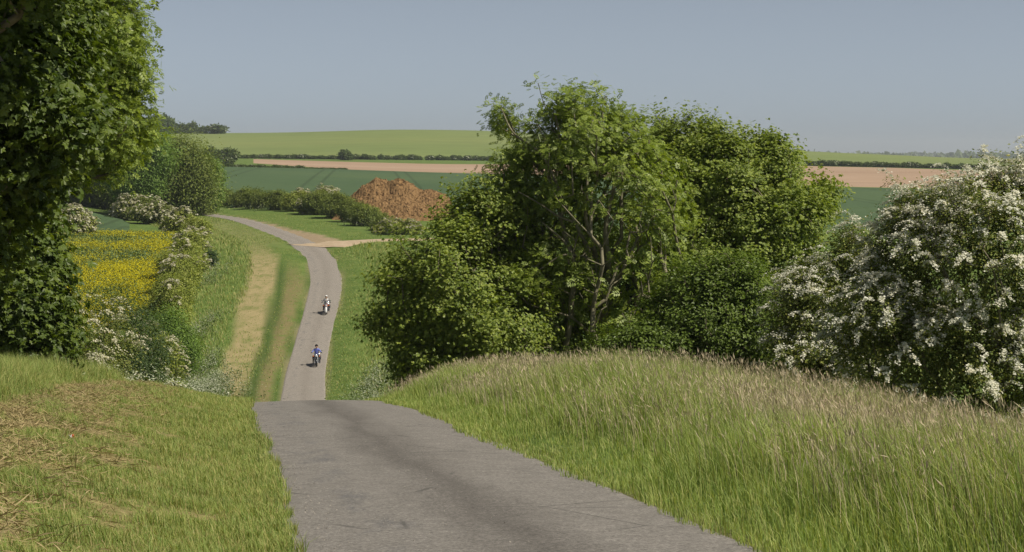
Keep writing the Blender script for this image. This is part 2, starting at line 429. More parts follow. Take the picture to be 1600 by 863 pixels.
def road_mat():
    m, nt, out = newmat("worn_asphalt")
    p = N(nt, "ShaderNodeBsdfPrincipled", Roughness=0.85); p.inputs["Specular IOR Level"].default_value = 0.25
    au = attr(nt, "across"); av = attr(nt, "along")
    cv = N(nt, "ShaderNodeCombineXYZ"); nt.links.new(math_n(nt, 'MULTIPLY', au, 1.4), cv.inputs[0]); nt.links.new(math_n(nt, 'MULTIPLY', av, 0.16), cv.inputs[1])
    streak = noise(nt, 1.6, 5, 0.6, vec=cv.outputs[0])
    fine = noise(nt, 38, 4, 0.85); mid = noise(nt, 4.0, 5, 0.65)
    c = ramp(nt, mid, [(0.3, (0.150, 0.141, 0.130)), (0.7, (0.198, 0.186, 0.172))])
    # darker worn band in the middle, wandering
    wa = math_n(nt, 'ADD', au, math_n(nt, 'MULTIPLY', math_n(nt, 'SUBTRACT', streak, 0.5), 0.8))
    band = ramp(nt, math_n(nt, 'ABSOLUTE', math_n(nt, 'SUBTRACT', wa, 0.06)), [(0.0, (1,) * 3), (0.16, (0.6,) * 3), (0.42, (0,) * 3)])
    c = mixc(nt, math_n(nt, 'MULTIPLY', band, 0.75), c, (0.085, 0.078, 0.071))
    # valley stretch painted paler: brightness from the view angle put into the colour
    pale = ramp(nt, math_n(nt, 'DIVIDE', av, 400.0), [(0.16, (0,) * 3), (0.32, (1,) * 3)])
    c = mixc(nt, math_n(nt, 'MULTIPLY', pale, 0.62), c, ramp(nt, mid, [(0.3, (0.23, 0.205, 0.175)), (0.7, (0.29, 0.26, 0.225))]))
    # bluish tar patches near the wheel line
    wp = math_n(nt, 'ABSOLUTE', math_n(nt, 'ADD', wa, 0.62))
    pat = math_n(nt, 'MULTIPLY', ramp(nt, wp, [(0.05, (1,) * 3), (0.17, (0,) * 3)]), ramp(nt, noise(nt, 2.2, 7, 0.8, stretch=(1, .35, 1)), [(0.5, (0,) * 3), (0.62, (1,) * 3)]))
    c = mixc(nt, math_n(nt, 'MULTIPLY', pat, 0.55), c, (0.085, 0.087, 0.095))
    c = mixc(nt, 0.85, c, ramp(nt, fine, [(0.3, (0.25,) * 3), (0.5, (1.0,) * 3), (0.7, (1.9,) * 3)]), 'MULTIPLY')
    ck = N(nt, "ShaderNodeTexVoronoi", Scale=.7); ck.feature = 'DISTANCE_TO_EDGE'
    wv = nt.nodes.new("ShaderNodeVectorMath"); wv.operation = 'ADD'; nz = N(nt, "ShaderNodeTexNoise", Scale=2.5, Detail=4.0)
    nt.links.new(nt.nodes.new("ShaderNodeNewGeometry").outputs["Position"], wv.inputs[0]); nt.links.new(nz.outputs["Color"], wv.inputs[1]); nt.links.new(wv.outputs[0], ck.inputs["Vector"])
    crack = math_n(nt, 'MULTIPLY', ramp(nt, ck.outputs[0], [(.004, (1,) * 3), (.014, (0,) * 3)]), ramp(nt, noise(nt, .5, 3), [(.5, (0,) * 3), (.58, (1,) * 3)]))
    c = mixc(nt, math_n(nt, 'MULTIPLY', crack, .6), c, (.05, .048, .045))
    c = mixc(nt, 0.45, c, ramp(nt, noise(nt, 15, 5, 0.8), [(0.32, (0.62,) * 3), (0.5, (1.0,) * 3), (0.68, (1.4,) * 3)]), 'MULTIPLY')
    vo = N(nt, "ShaderNodeTexVoronoi", Scale=26.0); nt.links.new(nt.nodes.new("ShaderNodeNewGeometry").outputs["Position"], vo.inputs["Vector"])
    chips = ramp(nt, vo.outputs["Distance"], [(0.10, (1,) * 3), (0.16, (0,) * 3)])
    chips = math_n(nt, 'MULTIPLY', chips, ramp(nt, noise(nt, 13, 2), [(0.6, (0,) * 3), (0.66, (1,) * 3)]))
    c = mixc(nt, math_n(nt, 'MULTIPLY', chips, 0.6), c, (0.42, 0.39, 0.34))
    # sandy margin
    ab = math_n(nt, 'ADD', math_n(nt, 'ABSOLUTE', au), math_n(nt, 'MULTIPLY', math_n(nt, 'SUBTRACT', mid, 0.5), 0.5))
    c = mixc(nt, ramp(nt, ab, [(1.0, (0,) * 3), (1.13, (1,) * 3)]), c, ramp(nt, fine, [(0.3, (0.15, 0.125, 0.085)), (0.7, (0.26, 0.22, 0.155))]))
    nt.links.new(c, p.inputs["Base Color"])
    bp = N(nt, "ShaderNodeBump", Strength=0.5, Distance=0.012); nt.links.new(fine, bp.inputs["Height"]); nt.links.new(bp.outputs[0], p.inputs["Normal"])
    nt.links.new(p.outputs[0], out.inputs[0])
    return m
ry = np.concatenate([np.arange(-4, 60, 0.25), np.arange(60, 376, 0.6)])
hwr = np.interp(ry, [0, 44, 130, 140, 170, 215, 240, 260, 300, 380], [1.36, 1.38, 1.45, 1.45, 1.42, 1.65, 1.85, 1.75, 1.55, 1.5])
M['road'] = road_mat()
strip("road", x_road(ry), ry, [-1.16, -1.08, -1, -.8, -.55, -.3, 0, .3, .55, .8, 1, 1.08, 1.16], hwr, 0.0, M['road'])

def track_mat():
    m, nt, out = newmat("chalky_track")
    p = N(nt, "ShaderNodeBsdfPrincipled", Roughness=0.95)
    f = noise(nt, 1.2, 6, 0.7)
    c = ramp(nt, f, [(0.3, (0.27, 0.20, 0.125)), (0.5, (0.38, 0.29, 0.19)), (0.7, (0.43, 0.35, 0.25))])
    nt.links.new(c, p.inputs["Base Color"]); nt.links.new(p.outputs[0], out.inputs[0])
    return m
tx = herm(np.arange(len(TRK)), TRK[:, 0])(np.linspace(0, len(TRK) - 1, 60)); ty = herm(np.arange(len(TRK)), TRK[:, 1])(np.linspace(0, len(TRK) - 1, 60))
strip("track", tx, ty, [-1.0, -.9, -.6, -.3, 0, .3, .6, .9, 1.0], np.array([track_hw(x) for x in tx]), 0.02, track_mat())

# ------------------------------------------------------------------ fields draped over the ground
def field(name, pxs, near, far, lift, mat, nrow=40, tl=None):
    """near / far: lists of (px, photo row or ('Y', depth)) giving the field's edges on the ground"""
    def edge(tab):
        ps = [t[0] for t in tab]; Ys = [t[1][1] if isinstance(t[1], tuple) else hit(t[0], t[1]) for t in tab]
        return np.exp(np.interp(pxs, ps, np.log(Ys)))
    yn, yf = edge(near), edge(far)
    t = np.linspace(0, 1, nrow)[:, None]
    Y = yn[None] * (yf / yn)[None] ** t
    X = X_at(pxs[None], Y)
    Z = ground(X, Y) + lift
    Z[0] -= lift + .1; Z[-1] -= lift + .1; Z[:, 0] -= lift + .1; Z[:, -1] -= lift + .1
    a, b = X.shape; i = np.arange(a * b).reshape(a, b)
    F = np.stack([i[:-1, :-1], i[:-1, 1:], i[1:, 1:], i[1:, :-1]], -1).reshape(-1, 4)
    o = Geo().add(np.stack([X, Y, Z], -1), F).build(name, mat, smooth=True)
    tag(o, kind="structure")
    return o
def crop_mat(name, c0, c1, c2, s1=0.02, s2=0.25, stretch=(1, 1, 1), bump=0.3):
    m, nt, out = newmat(name)
    p = N(nt, "ShaderNodeBsdfPrincipled", Roughness=0.9); p.inputs["Specular IOR Level"].default_value = 0.15
    a = noise(nt, s1, 5, 0.6, stretch=stretch); b = noise(nt, s2, 4, 0.7, stretch=stretch)
    c = ramp(nt, a, [(0.32, c0), (0.5, c1), (0.68, c2)])
    c = mixc(nt, 0.5, c, ramp(nt, b, [(0.3, (0.78,) * 3), (0.7, (1.22,) * 3)]), 'MULTIPLY')
    nt.links.new(c, p.inputs["Base Color"])
    bp = N(nt, "ShaderNodeBump", Strength=bump, Distance=0.3); nt.links.new(b, bp.inputs["Height"]); nt.links.new(bp.outputs[0], p.inputs["Normal"])
    nt.links.new(p.outputs[0], out.inputs[0])
    return m
pxs = np.linspace(160, 1900, 130)
M['wheat'] = crop_mat("wheat_crop", (0.052, 0.090, 0.040), (0.060, 0.100, 0.043), (0.070, 0.110, 0.046), 0.012, 0.5)
field("wheat_field", pxs, [(160, ('Y', 395)), (335, ('Y', 365)), (420, ('Y', 345)), (560, ('Y', 322)), (700, ('Y', 305)), (1900, ('Y', 290))],
      [(160, 262), (335, 262), (540, 266), (600, 268), (800, 273), (1210, 292), (1400, 296), (1900, 305)], 0.45, M['wheat'])
def tramlines(m):
    nt = m.node_tree; p = next(n for n in nt.nodes if n.type == 'BSDF_PRINCIPLED')
    src = p.inputs["Base Color"].links[0].from_socket
    d = nt.nodes.new("ShaderNodeVectorMath"); d.operation = 'DOT_PRODUCT'; d.inputs[1].default_value = (.997, .0735, 0)
    nt.links.new(nt.nodes.new("ShaderNodeNewGeometry").outputs["Position"], d.inputs[0])
    f = math_n(nt, 'FRACT', math_n(nt, 'DIVIDE', math_n(nt, 'ADD', d.outputs["Value"], 504 - 22.2), 24.0))
    w = math_n(nt, 'ABSOLUTE', math_n(nt, 'SUBTRACT', math_n(nt, 'ABSOLUTE', math_n(nt, 'SUBTRACT', f, .5)), .075))
    nt.links.new(mixc(nt, math_n(nt, 'MULTIPLY', ramp(nt, w, [(.010, (1,) * 3), (.026, (0,) * 3)]), .55), src, (.032, .052, .022)), p.inputs["Base Color"])
tramlines(M['wheat'])
M['plough'] = crop_mat("ploughed_soil", (0.28, 0.192, 0.13), (0.325, 0.23, 0.16), (0.365, 0.265, 0.19), 0.006, 0.12, stretch=(0.35, 1, 1))
pp = np.linspace(388, 1900, 110)
field("ploughed_field", pp, [(388, 255), (540, 266), (600, 267.4), (800, 272.4), (1210, 291), (1400, 295), (1900, 304)],
      [(388, 248.5), (480, 251), (750, 256.5), (1210, 258), (1400, 262), (1520, 266), (1900, 280)], 0.06, M['plough'], nrow=24)
M['barley'] = crop_mat("barley_crop", (0.13, 0.175, 0.052), (0.155, 0.195, 0.06), (0.175, 0.205, 0.066), 0.004, 0.06, stretch=(0.5, 1, 1))
ph = np.linspace(-200, 1800, 130)
field("barley_field", ph, [(-200, ('Y', 980)), (390, 243), (480, 245), (760, 249), (1210, 251), (1400, 256), (1520, 260), (1800, 270)],
      [(-200, ('Y', 1750)), (1200, ('Y', 1700)), (1800, ('Y', 1500))], 0.3, M['barley'], nrow=60)
# young crop and the oilseed rape behind the hedge on the left
pl = np.linspace(-350, 205, 40)
field("young_wheat_field", pl, [(-350, ('Y', 268)), (100, ('Y', 268)), (205, ('Y', 272))], [(-350, ('Y', 380)), (100, ('Y', 345)), (205, ('Y', 300))], 0.4, M['wheat'], nrow=24)

# ------------------------------------------------------------------ leaves
T_LOBED = (np.array([(0, .28, 0), (-.16, 0, .02), (-.44, .10, -.09), (-.34, .34, .03), (-.54, .64, -.09), (-.25, .68, .03), (0, 1.0, -.08),
                     (.25, .68, .03), (.54, .64, -.09), (.34, .34, .03), (.44, .10, -.09), (.16, 0, .02)]),
           [(0, 1, 2, 3), (0, 3, 4, 5), (0, 5, 6, 7), (0, 7, 8, 9), (0, 9, 10, 11)])
T_DIAM = (np.array([(0, 0, 0), (.30, .45, .07), (0, 1.0, -.05), (-.30, .45, .07)]), [(0, 1, 2, 3)])
def _pinn(k):
    v = []; f = []
    ax = [(0, .72, -.05, 0, .42)] + [(sx, .20 + .24 * j, -.02 * j, sx, .44) for j in range(k) for sx in (-1, 1)]
    for sx, y, z, side, L in ax:
        b = np.array([0, y, z])
        dr = np.array([side * .85, .5, -.10]) if side else np.array([0, 1, -.12])
        dr = dr / np.linalg.norm(dr); n = np.array([dr[1], -dr[0], 0])
        i = len(v)
        v += [b, b + dr * L * .5 + n * L * .24, b + dr * L, b + dr * L * .5 - n * L * .24]
        f.append((i, i + 1, i + 2, i + 3))
    return np.array(v), f
T_PINN = _pinn(3)
T_HEX = (np.array([(math.cos(a) * .5, math.sin(a) * .5, -.06 if k % 2 else .06) for k, a in enumerate(np.linspace(0, 2 * math.pi, 6, endpoint=False))]), [(0, 1, 2, 3, 4, 5)])
T_TRI2 = (np.array([(-.5, 0, 0), (.5, 0, .1), (.4, .9, -.1), (-.35, 1.0, .1)]), [(0, 1, 2, 3)])

def unit(v): return v / np.maximum(np.linalg.norm(v, axis=-1, keepdims=True), 1e-9)
def stamp(geo, tpl, P, Nn, size, mat=0, T=None, r=None):
    r = r or rng
    n = len(P)
    if n == 0: return
    Nn = unit(Nn)
    if T is None: T = r.normal(size=(n, 3))
    T = unit(T - Nn * (T * Nn).sum(-1, keepdims=True))
    B = np.cross(T, Nn)
    tv, tf = tpl
    size = np.broadcast_to(np.asarray(size, float), (n,))
    V = P[:, None] + size[:, None, None] * (tv[None, :, 0:1] * B[:, None] + tv[None, :, 1:2] * T[:, None] + tv[None, :, 2:3] * Nn[:, None])
    F = (np.array(tf)[None] + (np.arange(n) * len(tv))[:, None, None]).reshape(-1, len(tf[0]))
    geo.add(V.reshape(-1, 3), F, mat)

def tube(geo, pts, rad, sides=6, mat=0, cap=True):
    pts = np.asarray(pts, float); rad = np.broadcast_to(np.asarray(rad, float), (len(pts),))
    t = unit(np.gradient(pts, axis=0))
    up = np.array([0, 0, 1.0]) if abs(t[0][2]) < .9 else np.array([1.0, 0, 0])
    a = unit(np.cross(t, up)); b = np.cross(t, a)
    an = np.linspace(0, 2 * math.pi, sides, endpoint=False)
    V = pts[:, None] + rad[:, None, None] * (np.cos(an)[None, :, None] * a[:, None] + np.sin(an)[None, :, None] * b[:, None])
    n = len(pts); i = np.arange(n * sides).reshape(n, sides); j = np.roll(i, -1, 1)
    F = np.stack([i[:-1], j[:-1], j[1:], i[1:]], -1).reshape(-1, 4)
    geo.add(V.reshape(-1, 3), F, mat)
    if cap:
        geo.add(V[0][::-1], np.arange(sides)[None], mat); geo.add(V[-1], np.arange(sides)[None], mat)

def grow(root, pts, bf=0.35, step=0.45, jit=0.03, r=None):
    """join points to a root as a tree (greedy, balancing wire length and path length); returns nodes, parents"""
    r = r or rng
    order = np.argsort(np.linalg.norm(pts - root, axis=1))
    nodes = [np.asarray(root, float)]; par = [-1]; plen = [0.0]; tips = []
    A = np.zeros((6000, 3)); A[0] = root; PL = np.zeros(6000); n = 1
    for k in order:
        p = pts[k]
        d = np.linalg.norm(A[:n] - p, axis=1)
        # branches rise: discourage joining to nodes well above the point
        c = d + bf * PL[:n] + 0.6 * np.maximum(A[:n, 2] - p[2], 0)
        j = int(np.argmin(c)); q = A[j].copy(); L = d[j]
        m = max(1, int(L / step))
        prev = j
        for s in range(1, m + 1):
            t = s / m
            x = q + (p - q) * t
            if s < m:
                x = x + r.normal(size=3) * jit * L * 0.5
                x[2] -= 0.10 * L * math.sin(math.pi * t) * (1 if p[2] > q[2] else -0.5)
            if n >= 5990: break
            A[n] = x; PL[n] = PL[prev] + np.linalg.norm(x - A[prev]); par.append(prev); prev = n; n += 1
        tips.append(prev)
    return A[:n].copy(), np.array(par), np.array(tips), order

def wood(geo, A, par, tips, rtip=0.008, power=0.42, rmin=0.0, mat=0, sides=5, rmax=9):
    n = len(A); w = np.zeros(n); w[tips] += 1
    for i in range(n - 1, 0, -1): w[par[i]] += w[i]
    rad = np.minimum(rtip * np.maximum(w, 1) ** power, rmax)
    kid = np.arange(1, n); kid = kid[rad[kid] >= rmin]
    a, b = A[par[kid]], A[kid]
    ra = np.where(par[kid] == 0, rad[par[kid]] * 1.15, np.minimum(rad[par[kid]], rad[kid] * 1.25)); rb = rad[kid]
    t = unit(b - a); ref = np.where(np.abs(t[:, 2:3]) < .9, np.array([[0, 0, 1.0]]), np.array([[1.0, 0, 0]]))
    u = unit(np.cross(t, ref)); v = np.cross(t, u)
    an = np.linspace(0, 2 * math.pi, sides, endpoint=False)
    ring = np.cos(an)[None, :, None] * u[:, None] + np.sin(an)[None, :, None] * v[:, None]
    V = np.concatenate([a[:, None] - t[:, None] * ra[:, None, None] * .3 + ra[:, None, None] * ring, b[:, None] + rb[:, None, None] * ring], 1)
    i = np.arange(sides); j = np.roll(i, -1)
    f = np.stack([i, j, j + sides, i + sides], -1)
    F = (f[None] + (np.arange(len(kid)) * 2 * sides)[:, None, None]).reshape(-1, 4)
    geo.add(V.reshape(-1, 3), F, mat)
    return rad

def crown_points(lobes, n, seed, inner=0.5, rough=0.2, zmin=None, gap=0.0):
    """points in a shell of the union of ellipsoids (cx, cy, cz, rx, ry, rz)"""
    r = np.random.default_rng(seed)
    L = np.array(lobes, float); wob = Wob(3.0, 3, 9, seed)
    area = (L[:, 3] * L[:, 5] + L[:, 3] * L[:, 4] + L[:, 4] * L[:, 5]); pr = area / area.sum()
    out = []; outn = []; got = 0
    gapn = Wob(6.283 / max(gap, .1), 3, 11, seed + 77)
    for _it in range(60):
        if got >= n: break
        k = r.choice(len(L), size=n * 2, p=pr)
        d = unit(r.normal(size=(n * 2, 3)))
        f = (inner + (1 - inner) * r.random(n * 2) ** 0.55) * (1 + rough * np.clip(wob(*(d + k[:, None] * 0.37).T), -1.3, 1.05))
        P = L[k, :3] + L[k, 3:] * d * f[:, None]
        keep = np.ones(len(P), bool)
        for q in range(len(L)):
            e = np.linalg.norm((P - L[q, :3]) / L[q, 3:], axis=1)
            keep &= ~((e < 0.62) & (k != q))
        if zmin is not None: keep &= P[:, 2] > zmin
        if gap > 0:
            gn = gapn(*(P * np.array([1, 1, 1.25])).T)
            keep &= (gn > -.15) | ((f < .68) & (r.random(len(P)) < .5))
        out.append(P[keep]); outn.append((d / L[k, 3:])[keep]); got += keep.sum()
    return np.concatenate(out)[:n], unit(np.concatenate(outn)[:n])

def foliage(geo, C, On, per, spread, tpl, size, seed, mat=0, up=0.55, outw=0.75, rnd=0.5, flat=0.75, droop=0.25):
    r = np.random.default_rng(seed)
    n = len(C); k = r.poisson(per, n); idx = np.repeat(np.arange(n), k)
    cs = r.uniform(0.7, 1.35, n)
    off = r.normal(size=(len(idx), 3)) * spread * cs[idx][:, None]; off[:, 2] *= flat
    P = C[idx] + off
    Nn = outw * On[idx] + np.array([0, 0, up]) + r.normal(size=(len(idx), 3)) * rnd
    T = unit(off) * .8 + On[idx] * .7 + np.array([0, 0, .15 - droop]) + r.normal(size=(len(idx), 3)) * .5
    stamp(geo, tpl, P, Nn, size * r.uniform(0.65, 1.3, len(idx)), mat, T)

def make_tree(name, base, lobes, leafmat, label, cat="tree", ncl=300, per=22, spread=.28, tpl=T_DIAM, size=.12, seed=1, bark='bark',
              rtip=.009, power=.44, rmin=.006, bf=.35, rough=.2, inner=.5, group=None, blossom=0, bsize=.06, bper=20, up=.8, flat=.75, rnd=.5, droop=.25, bfun=None, outl=0.0, core=0, thin=None, gap=0.0, bmat='blossom', limbs=()):
    root = empty(name, base)
    tag(root, label, cat, group)
    b = np.array(base)
    C, On = crown_points(lobes, ncl, seed, inner, rough, zmin=b[2] + .15, gap=gap)
    if outl: # sprigs standing out of the outline
        m = np.random.default_rng(seed + 5).random(len(C)) < 0.16
        C[m] += On[m] * outl * np.random.default_rng(seed + 6).uniform(.3, 1.0, (m.sum(), 1)) + np.array([0, 0, .15 * outl])
    A, par, tips, order = grow(b - np.array([0, 0, .1]), C, bf, r=np.random.default_rng(seed))
    g = Geo(); wood(g, A, par, tips, rtip, power, rmin)
    for pl, r0 in limbs:
        q = np.array([pos(*p) for p in pl]); tt = np.arange(len(q)); t2 = np.linspace(0, len(q) - 1, 6 * len(q))
        q2 = np.stack([herm(tt, q[:, c])(t2) for c in range(3)], -1) + .03 * Wob(2.5, 1, 5, int(r0 * 1000))(t2)[:, None]
        tube(g, q2, np.linspace(r0, max(.014, r0 * .25), len(q2)), 8)
    g.build("trunk", M[bark], root, smooth=True, loc=base)
    Cf, Of = C, On
    if thin is not None:
        kp = np.random.default_rng(seed + 9).random(len(C)) < thin(C); Cf, Of = C[kp], On[kp]
    g = Geo(); foliage(g, Cf, Of, per, spread, tpl, size, seed + 1, up=up, flat=flat, rnd=rnd, droop=droop)
    if core:
        Cc, Oc = crown_points([l[:3] + tuple(np.array(l[3:]) * .8) for l in lobes], core, seed + 40, 0.1, 0.1, zmin=b[2] + .1)
        foliage(g, Cc, Oc, per, spread * 1.5, tpl, size * 1.5, seed + 41, up=up, flat=flat, rnd=rnd)
    g.build("crown", M[leafmat], root, loc=base)
    if blossom:
        r = np.random.default_rng(seed + 2)
        w = On[:, 2] * .5 + .55 + .5 * Wob(.9, 3, 7, seed + 3)(*C.T)
        if bfun is not None: w = w * bfun(C)
        dep = np.min([np.linalg.norm((C - np.array(l[:3])) / np.array(l[3:]), axis=1) for l in lobes], axis=0)
        w = w - 1.5 * (1 - ss(.72, .92, dep))     # blossom sits on the outer twigs only
        pick = np.argsort(-w + r.normal(size=len(w)) * .25)[:int(len(C) * blossom)]
        g = Geo()
        Cb = C[pick]; Ob = On[pick]
        # sprays: blossom clusters strung along the upper side of an arching twig
        k = r.poisson(bper * r.uniform(.4, 1.6, len(pick))); idx = np.repeat(np.arange(len(pick)), k)
        tw = unit(Ob * np.array([1, 1, .15]) + r.normal(size=Ob.shape) * np.array([.45, .45, .2])); tt = r.uniform(-1, 1, len(idx))
        P = Cb[idx] + tw[idx] * (tt * spread * 2.0)[:, None] + Ob[idx] * spread * 1.1 + np.array([0, 0, spread * .8])
        P[:, 2] -= spread * 1.1 * tt * tt
        P += r.normal(size=P.shape) * spread * np.array([.22, .22, .12])
        Nn = Ob[idx] * .5 + np.array([0, 0, .8]) + r.normal(size=P.shape) * .4
        stamp(g, T_HEX, P, Nn, bsize * r.uniform(.6, 1.35, len(idx)), 0, r=r)
        g.build("blossom", M[bmat], root, loc=base)
    return root

def lobe(px, py, Y, rxp, rzp, ry=None, dy=0.0):
    """ellipsoid whose silhouette is centred at a photo place and has radii in photo pixels at that depth"""
    s = FPX / Y; p = pos(px, py, Y + dy)
    rx, rz = rxp / s, rzp / s
    return (p[0], p[1], p[2], rx, ry if ry is not None else (rx + rz) * .5, rz)

exec_trees = True
# ------------------------------------------------------------------ the trees behind the right bank
def base_at(px, Y, dx=0.0): x = X_at(px, Y) + dx; return (x, Y, G(x, Y))

ASH_LIMBS = [([(948, 640, 57), (946, 540, 57), (940, 455, 56.6), (925, 400, 56.2), (900, 350, 56), (872, 300, 56)], .13),
    ([(943, 500, 56.8), (950, 420, 56.3), (948, 350, 56), (962, 270, 56.2), (958, 215, 56.5)], .11), ([(940, 455, 56.6), (905, 425, 55.9), (885, 385, 55.7), (850, 345, 55.7)], .08),
    ([(946, 470, 56.6), (975, 420, 56), (1000, 365, 55.8), (1030, 330, 55.9)], .075), ([(938, 440, 56.4), (918, 350, 55.9), (915, 280, 56), (898, 225, 56.3)], .075),
    ([(947, 520, 56.9), (985, 470, 56), (1015, 440, 55.7)], .055), ([(948, 560, 57), (900, 500, 56), (860, 487, 55.6), (835, 492, 55.5)], .05), ([(925, 400, 56.2), (880, 400, 55.6), (845, 420, 55.4)], .045),
    ([(948, 350, 56), (985, 310, 55.8), (1005, 270, 56)], .05), ([(872, 300, 56), (845, 240, 56.4), (800, 205, 57), (782, 165, 57.3)], .05), ([(900, 350, 56), (860, 330, 55.8), (810, 300, 56)], .04)]
def ash_open(C):
    """the side of the ash towards the lane is thin of leaves round its main limbs"""
    px = 800 + FPX * C[:, 0] / C[:, 1]; rw = row_of(C[:, 2], C[:, 1])
    e = ((px - 955) / 85) ** 2 + ((rw - 400) / 125) ** 2
    return np.where(C[:, 1] < 57.6, .10 + .90 * ss(.5, 1.5, e), 1.0)
make_tree("ash_tree", base_at(950, 57), [
    lobe(900, 245, 57, 105, 95, 2.2), lobe(955, 330, 57, 110, 120, 2.4), lobe(835, 300, 57.5, 60, 85, 1.5), lobe(870, 460, 57, 120, 150, 2.1),
    lobe(985, 460, 56.5, 105, 150, 2.1), lobe(982, 220, 58, 52, 58, 1.2), lobe(788, 190, 58, 18, 32, .7), lobe(900, 165, 57.5, 66, 28, 1.2), lobe(800, 250, 57.5, 30, 40, .9)],
    'ash', "tallest tree, an ash with pale grey limbs showing through its loose crown", ncl=1000, per=28, spread=.19, tpl=T_PINN, size=.19, seed=11,
    bark='bark_pale', rtip=.0125, power=.42, rmin=.012, bf=.45, rough=.17, inner=.35, outl=.32, core=60, thin=ash_open, limbs=ASH_LIMBS, gap=1.15, droop=.0)
make_tree("field_maple_tree", base_at(700, 56), [
    lobe(710, 470, 56, 98, 130, 2.0), lobe(640, 470, 56, 56, 100, 1.5), lobe(745, 350, 57, 70, 70, 1.5), lobe(765, 530, 55.5, 90, 100, 1.7), lobe(665, 560, 55.5, 50, 60, 1.3), lobe(805, 420, 58, 60, 140, 1.5)],
    'maple', "dense broadleaved tree hanging low over the valley verge beside the lane", ncl=900, per=66, spread=.19, tpl=T_LOBED, size=.088, seed=12, bf=.3, rough=.22, inner=.55, outl=.45, core=200, gap=1.2)
make_tree("sycamore_tree", base_at(1130, 61), [
    lobe(1120, 315, 61, 115, 100, 2.2), lobe(1110, 250, 61, 58, 45, 1.3), lobe(1180, 280, 61, 40, 50, 1.2), lobe(1225, 350, 60, 65, 80, 1.7), lobe(1275, 315, 61, 24, 38, .9),
    lobe(1290, 290, 61, 10, 22, .45), lobe(1115, 208, 61, 16, 26, .5), lobe(1200, 235, 61, 14, 26, .45), lobe(1160, 232, 61.5, 16, 20, .45),
    lobe(1052, 262, 62, 62, 62, 1.6), lobe(1052, 236, 61.5, 44, 46, 1.2), lobe(1212, 268, 61, 36, 48, 1.1), lobe(1130, 430, 60, 125, 140, 2.0)],
    'maple', "broad yellowish green sycamore between the ash and the white hawthorns", ncl=1200, per=66, spread=.18, tpl=T_LOBED, size=.092, seed=13, bf=.32, rough=.24, inner=.5, outl=.5, core=220, gap=1.2)
make_tree("elder_bush", base_at(940, 63), [
    lobe(940, 520, 63, 130, 120, 1.6), lobe(860, 560, 63, 90, 90, 1.3), lobe(1030, 540, 63, 90, 110, 1.4), lobe(960, 420, 63, 90, 60, 1.3)],
    'dark', "dark shrub in the shade behind the limbs of the tall ash", cat="bush", ncl=420, per=40, spread=.22, tpl=T_DIAM, size=.14, seed=17, inner=.5, rough=.15, core=80)
make_tree("elder_bush", base_at(1110, 52), [
    lobe(1110, 500, 52, 105, 100, 1.6), lobe(1150, 445, 52, 55, 45, 1.1), lobe(1060, 550, 51.5, 80, 70, 1.2), lobe(1000, 560, 51, 80, 60, 1.0), lobe(1180, 540, 51.5, 55, 80, 1.1)],
    'elder', "rounded even green bush in front of the sycamore, behind the tall grass", cat="bush", ncl=800, per=60, spread=.15, tpl=T_DIAM, size=.095, seed=14, inner=.6, rough=.14, core=200, gap=.8)
make_tree("hawthorn_bush", base_at(1290, 48), [
    lobe(1300, 482, 48, 75, 105, 1.5), lobe(1335, 395, 48, 36, 36, .9), lobe(1250, 520, 47.5, 44, 80, 1.0), lobe(1360, 470, 48, 60, 95, 1.2), lobe(1290, 580, 47, 90, 80, 1.2)],
    'haw', "smaller hawthorn with thin white blossom beside the even green bush", cat="bush", ncl=900, per=66, spread=.15, tpl=T_DIAM, size=.07, seed=15, inner=.6, rough=.2,
    blossom=.58, bsize=.036, bper=60, outl=.3, core=220, gap=1.0, rtip=.006)
make_tree("hawthorn_tree", base_at(1540, 40), [
    lobe(1540, 430, 40, 140, 160, 1.9), lobe(1560, 312, 40.5, 88, 56, 1.3), lobe(1440, 335, 40.5, 48, 45, .9), lobe(1420, 440, 40, 70, 110, 1.2), lobe(1640, 400, 40, 110, 150, 1.5), lobe(1500, 570, 39.5, 130, 110, 1.4), lobe(1620, 590, 39.5, 90, 90, 1.2),
    lobe(1365, 490, 40, 70, 70, 1.0), lobe(1400, 560, 39.5, 90, 80, 1.1)],
    'haw', "big hawthorn thick with white blossom, dark beneath, above the tall grass", ncl=1600, per=66, spread=.14, tpl=T_DIAM, size=.062, seed=16, inner=.6, rough=.2,
    blossom=.74, bsize=.038, bper=84, outl=.3, bfun=lambda C: 0.35 + ss(z_at(600, 40), z_at(430, 40), C[:, 2]), core=350, gap=.9, rtip=.005)

# ------------------------------------------------------------------ trees at the left edge
make_tree("sycamore_tree", base_at(-170, 22), [
    lobe(-10, 120, 22, 150, 190, 1.5), lobe(90, 40, 23, 70, 100, 1.0), lobe(35, 240, 22, 95, 85, 1.1), lobe(-60, 330, 22, 130, 170, 1.2), lobe(-100, 100, 22, 200, 220, 1.6), lobe(110, 200, 21.5, 50, 34, .6),
    lobe(60, -340, 20, 240, 210, 2.1), lobe(-180, -420, 22, 300, 260, 2.4), lobe(20, -120, 20, 140, 110, 1.2)],  # upper crown out of view, shaped to shade the leaves below
    'syc', "big dark sycamore with large lobed leaves filling the top left corner", ncl=1500, per=34, spread=.17, tpl=T_LOBED, size=.098, seed=21, bf=.3, rough=.22, inner=.45, outl=.25, rtip=.005, core=180, gap=1.25)
make_tree("maple_sapling", base_at(0, 42), [
    lobe(20, 500, 42, 75, 115, 1.2), lobe(45, 420, 42.5, 48, 80, 1.0), lobe(-30, 420, 42, 90, 190, 1.5), lobe(55, 550, 42, 36, 60, .8), lobe(20, 340, 43, 60, 80, 1.1)],
    'syc', "low young maple with yellow green leaves under the dark sycamore", ncl=700, per=28, spread=.20, tpl=T_LOBED, size=.15, seed=22, inner=.5, rough=.2, outl=.15, rtip=.005, core=140)
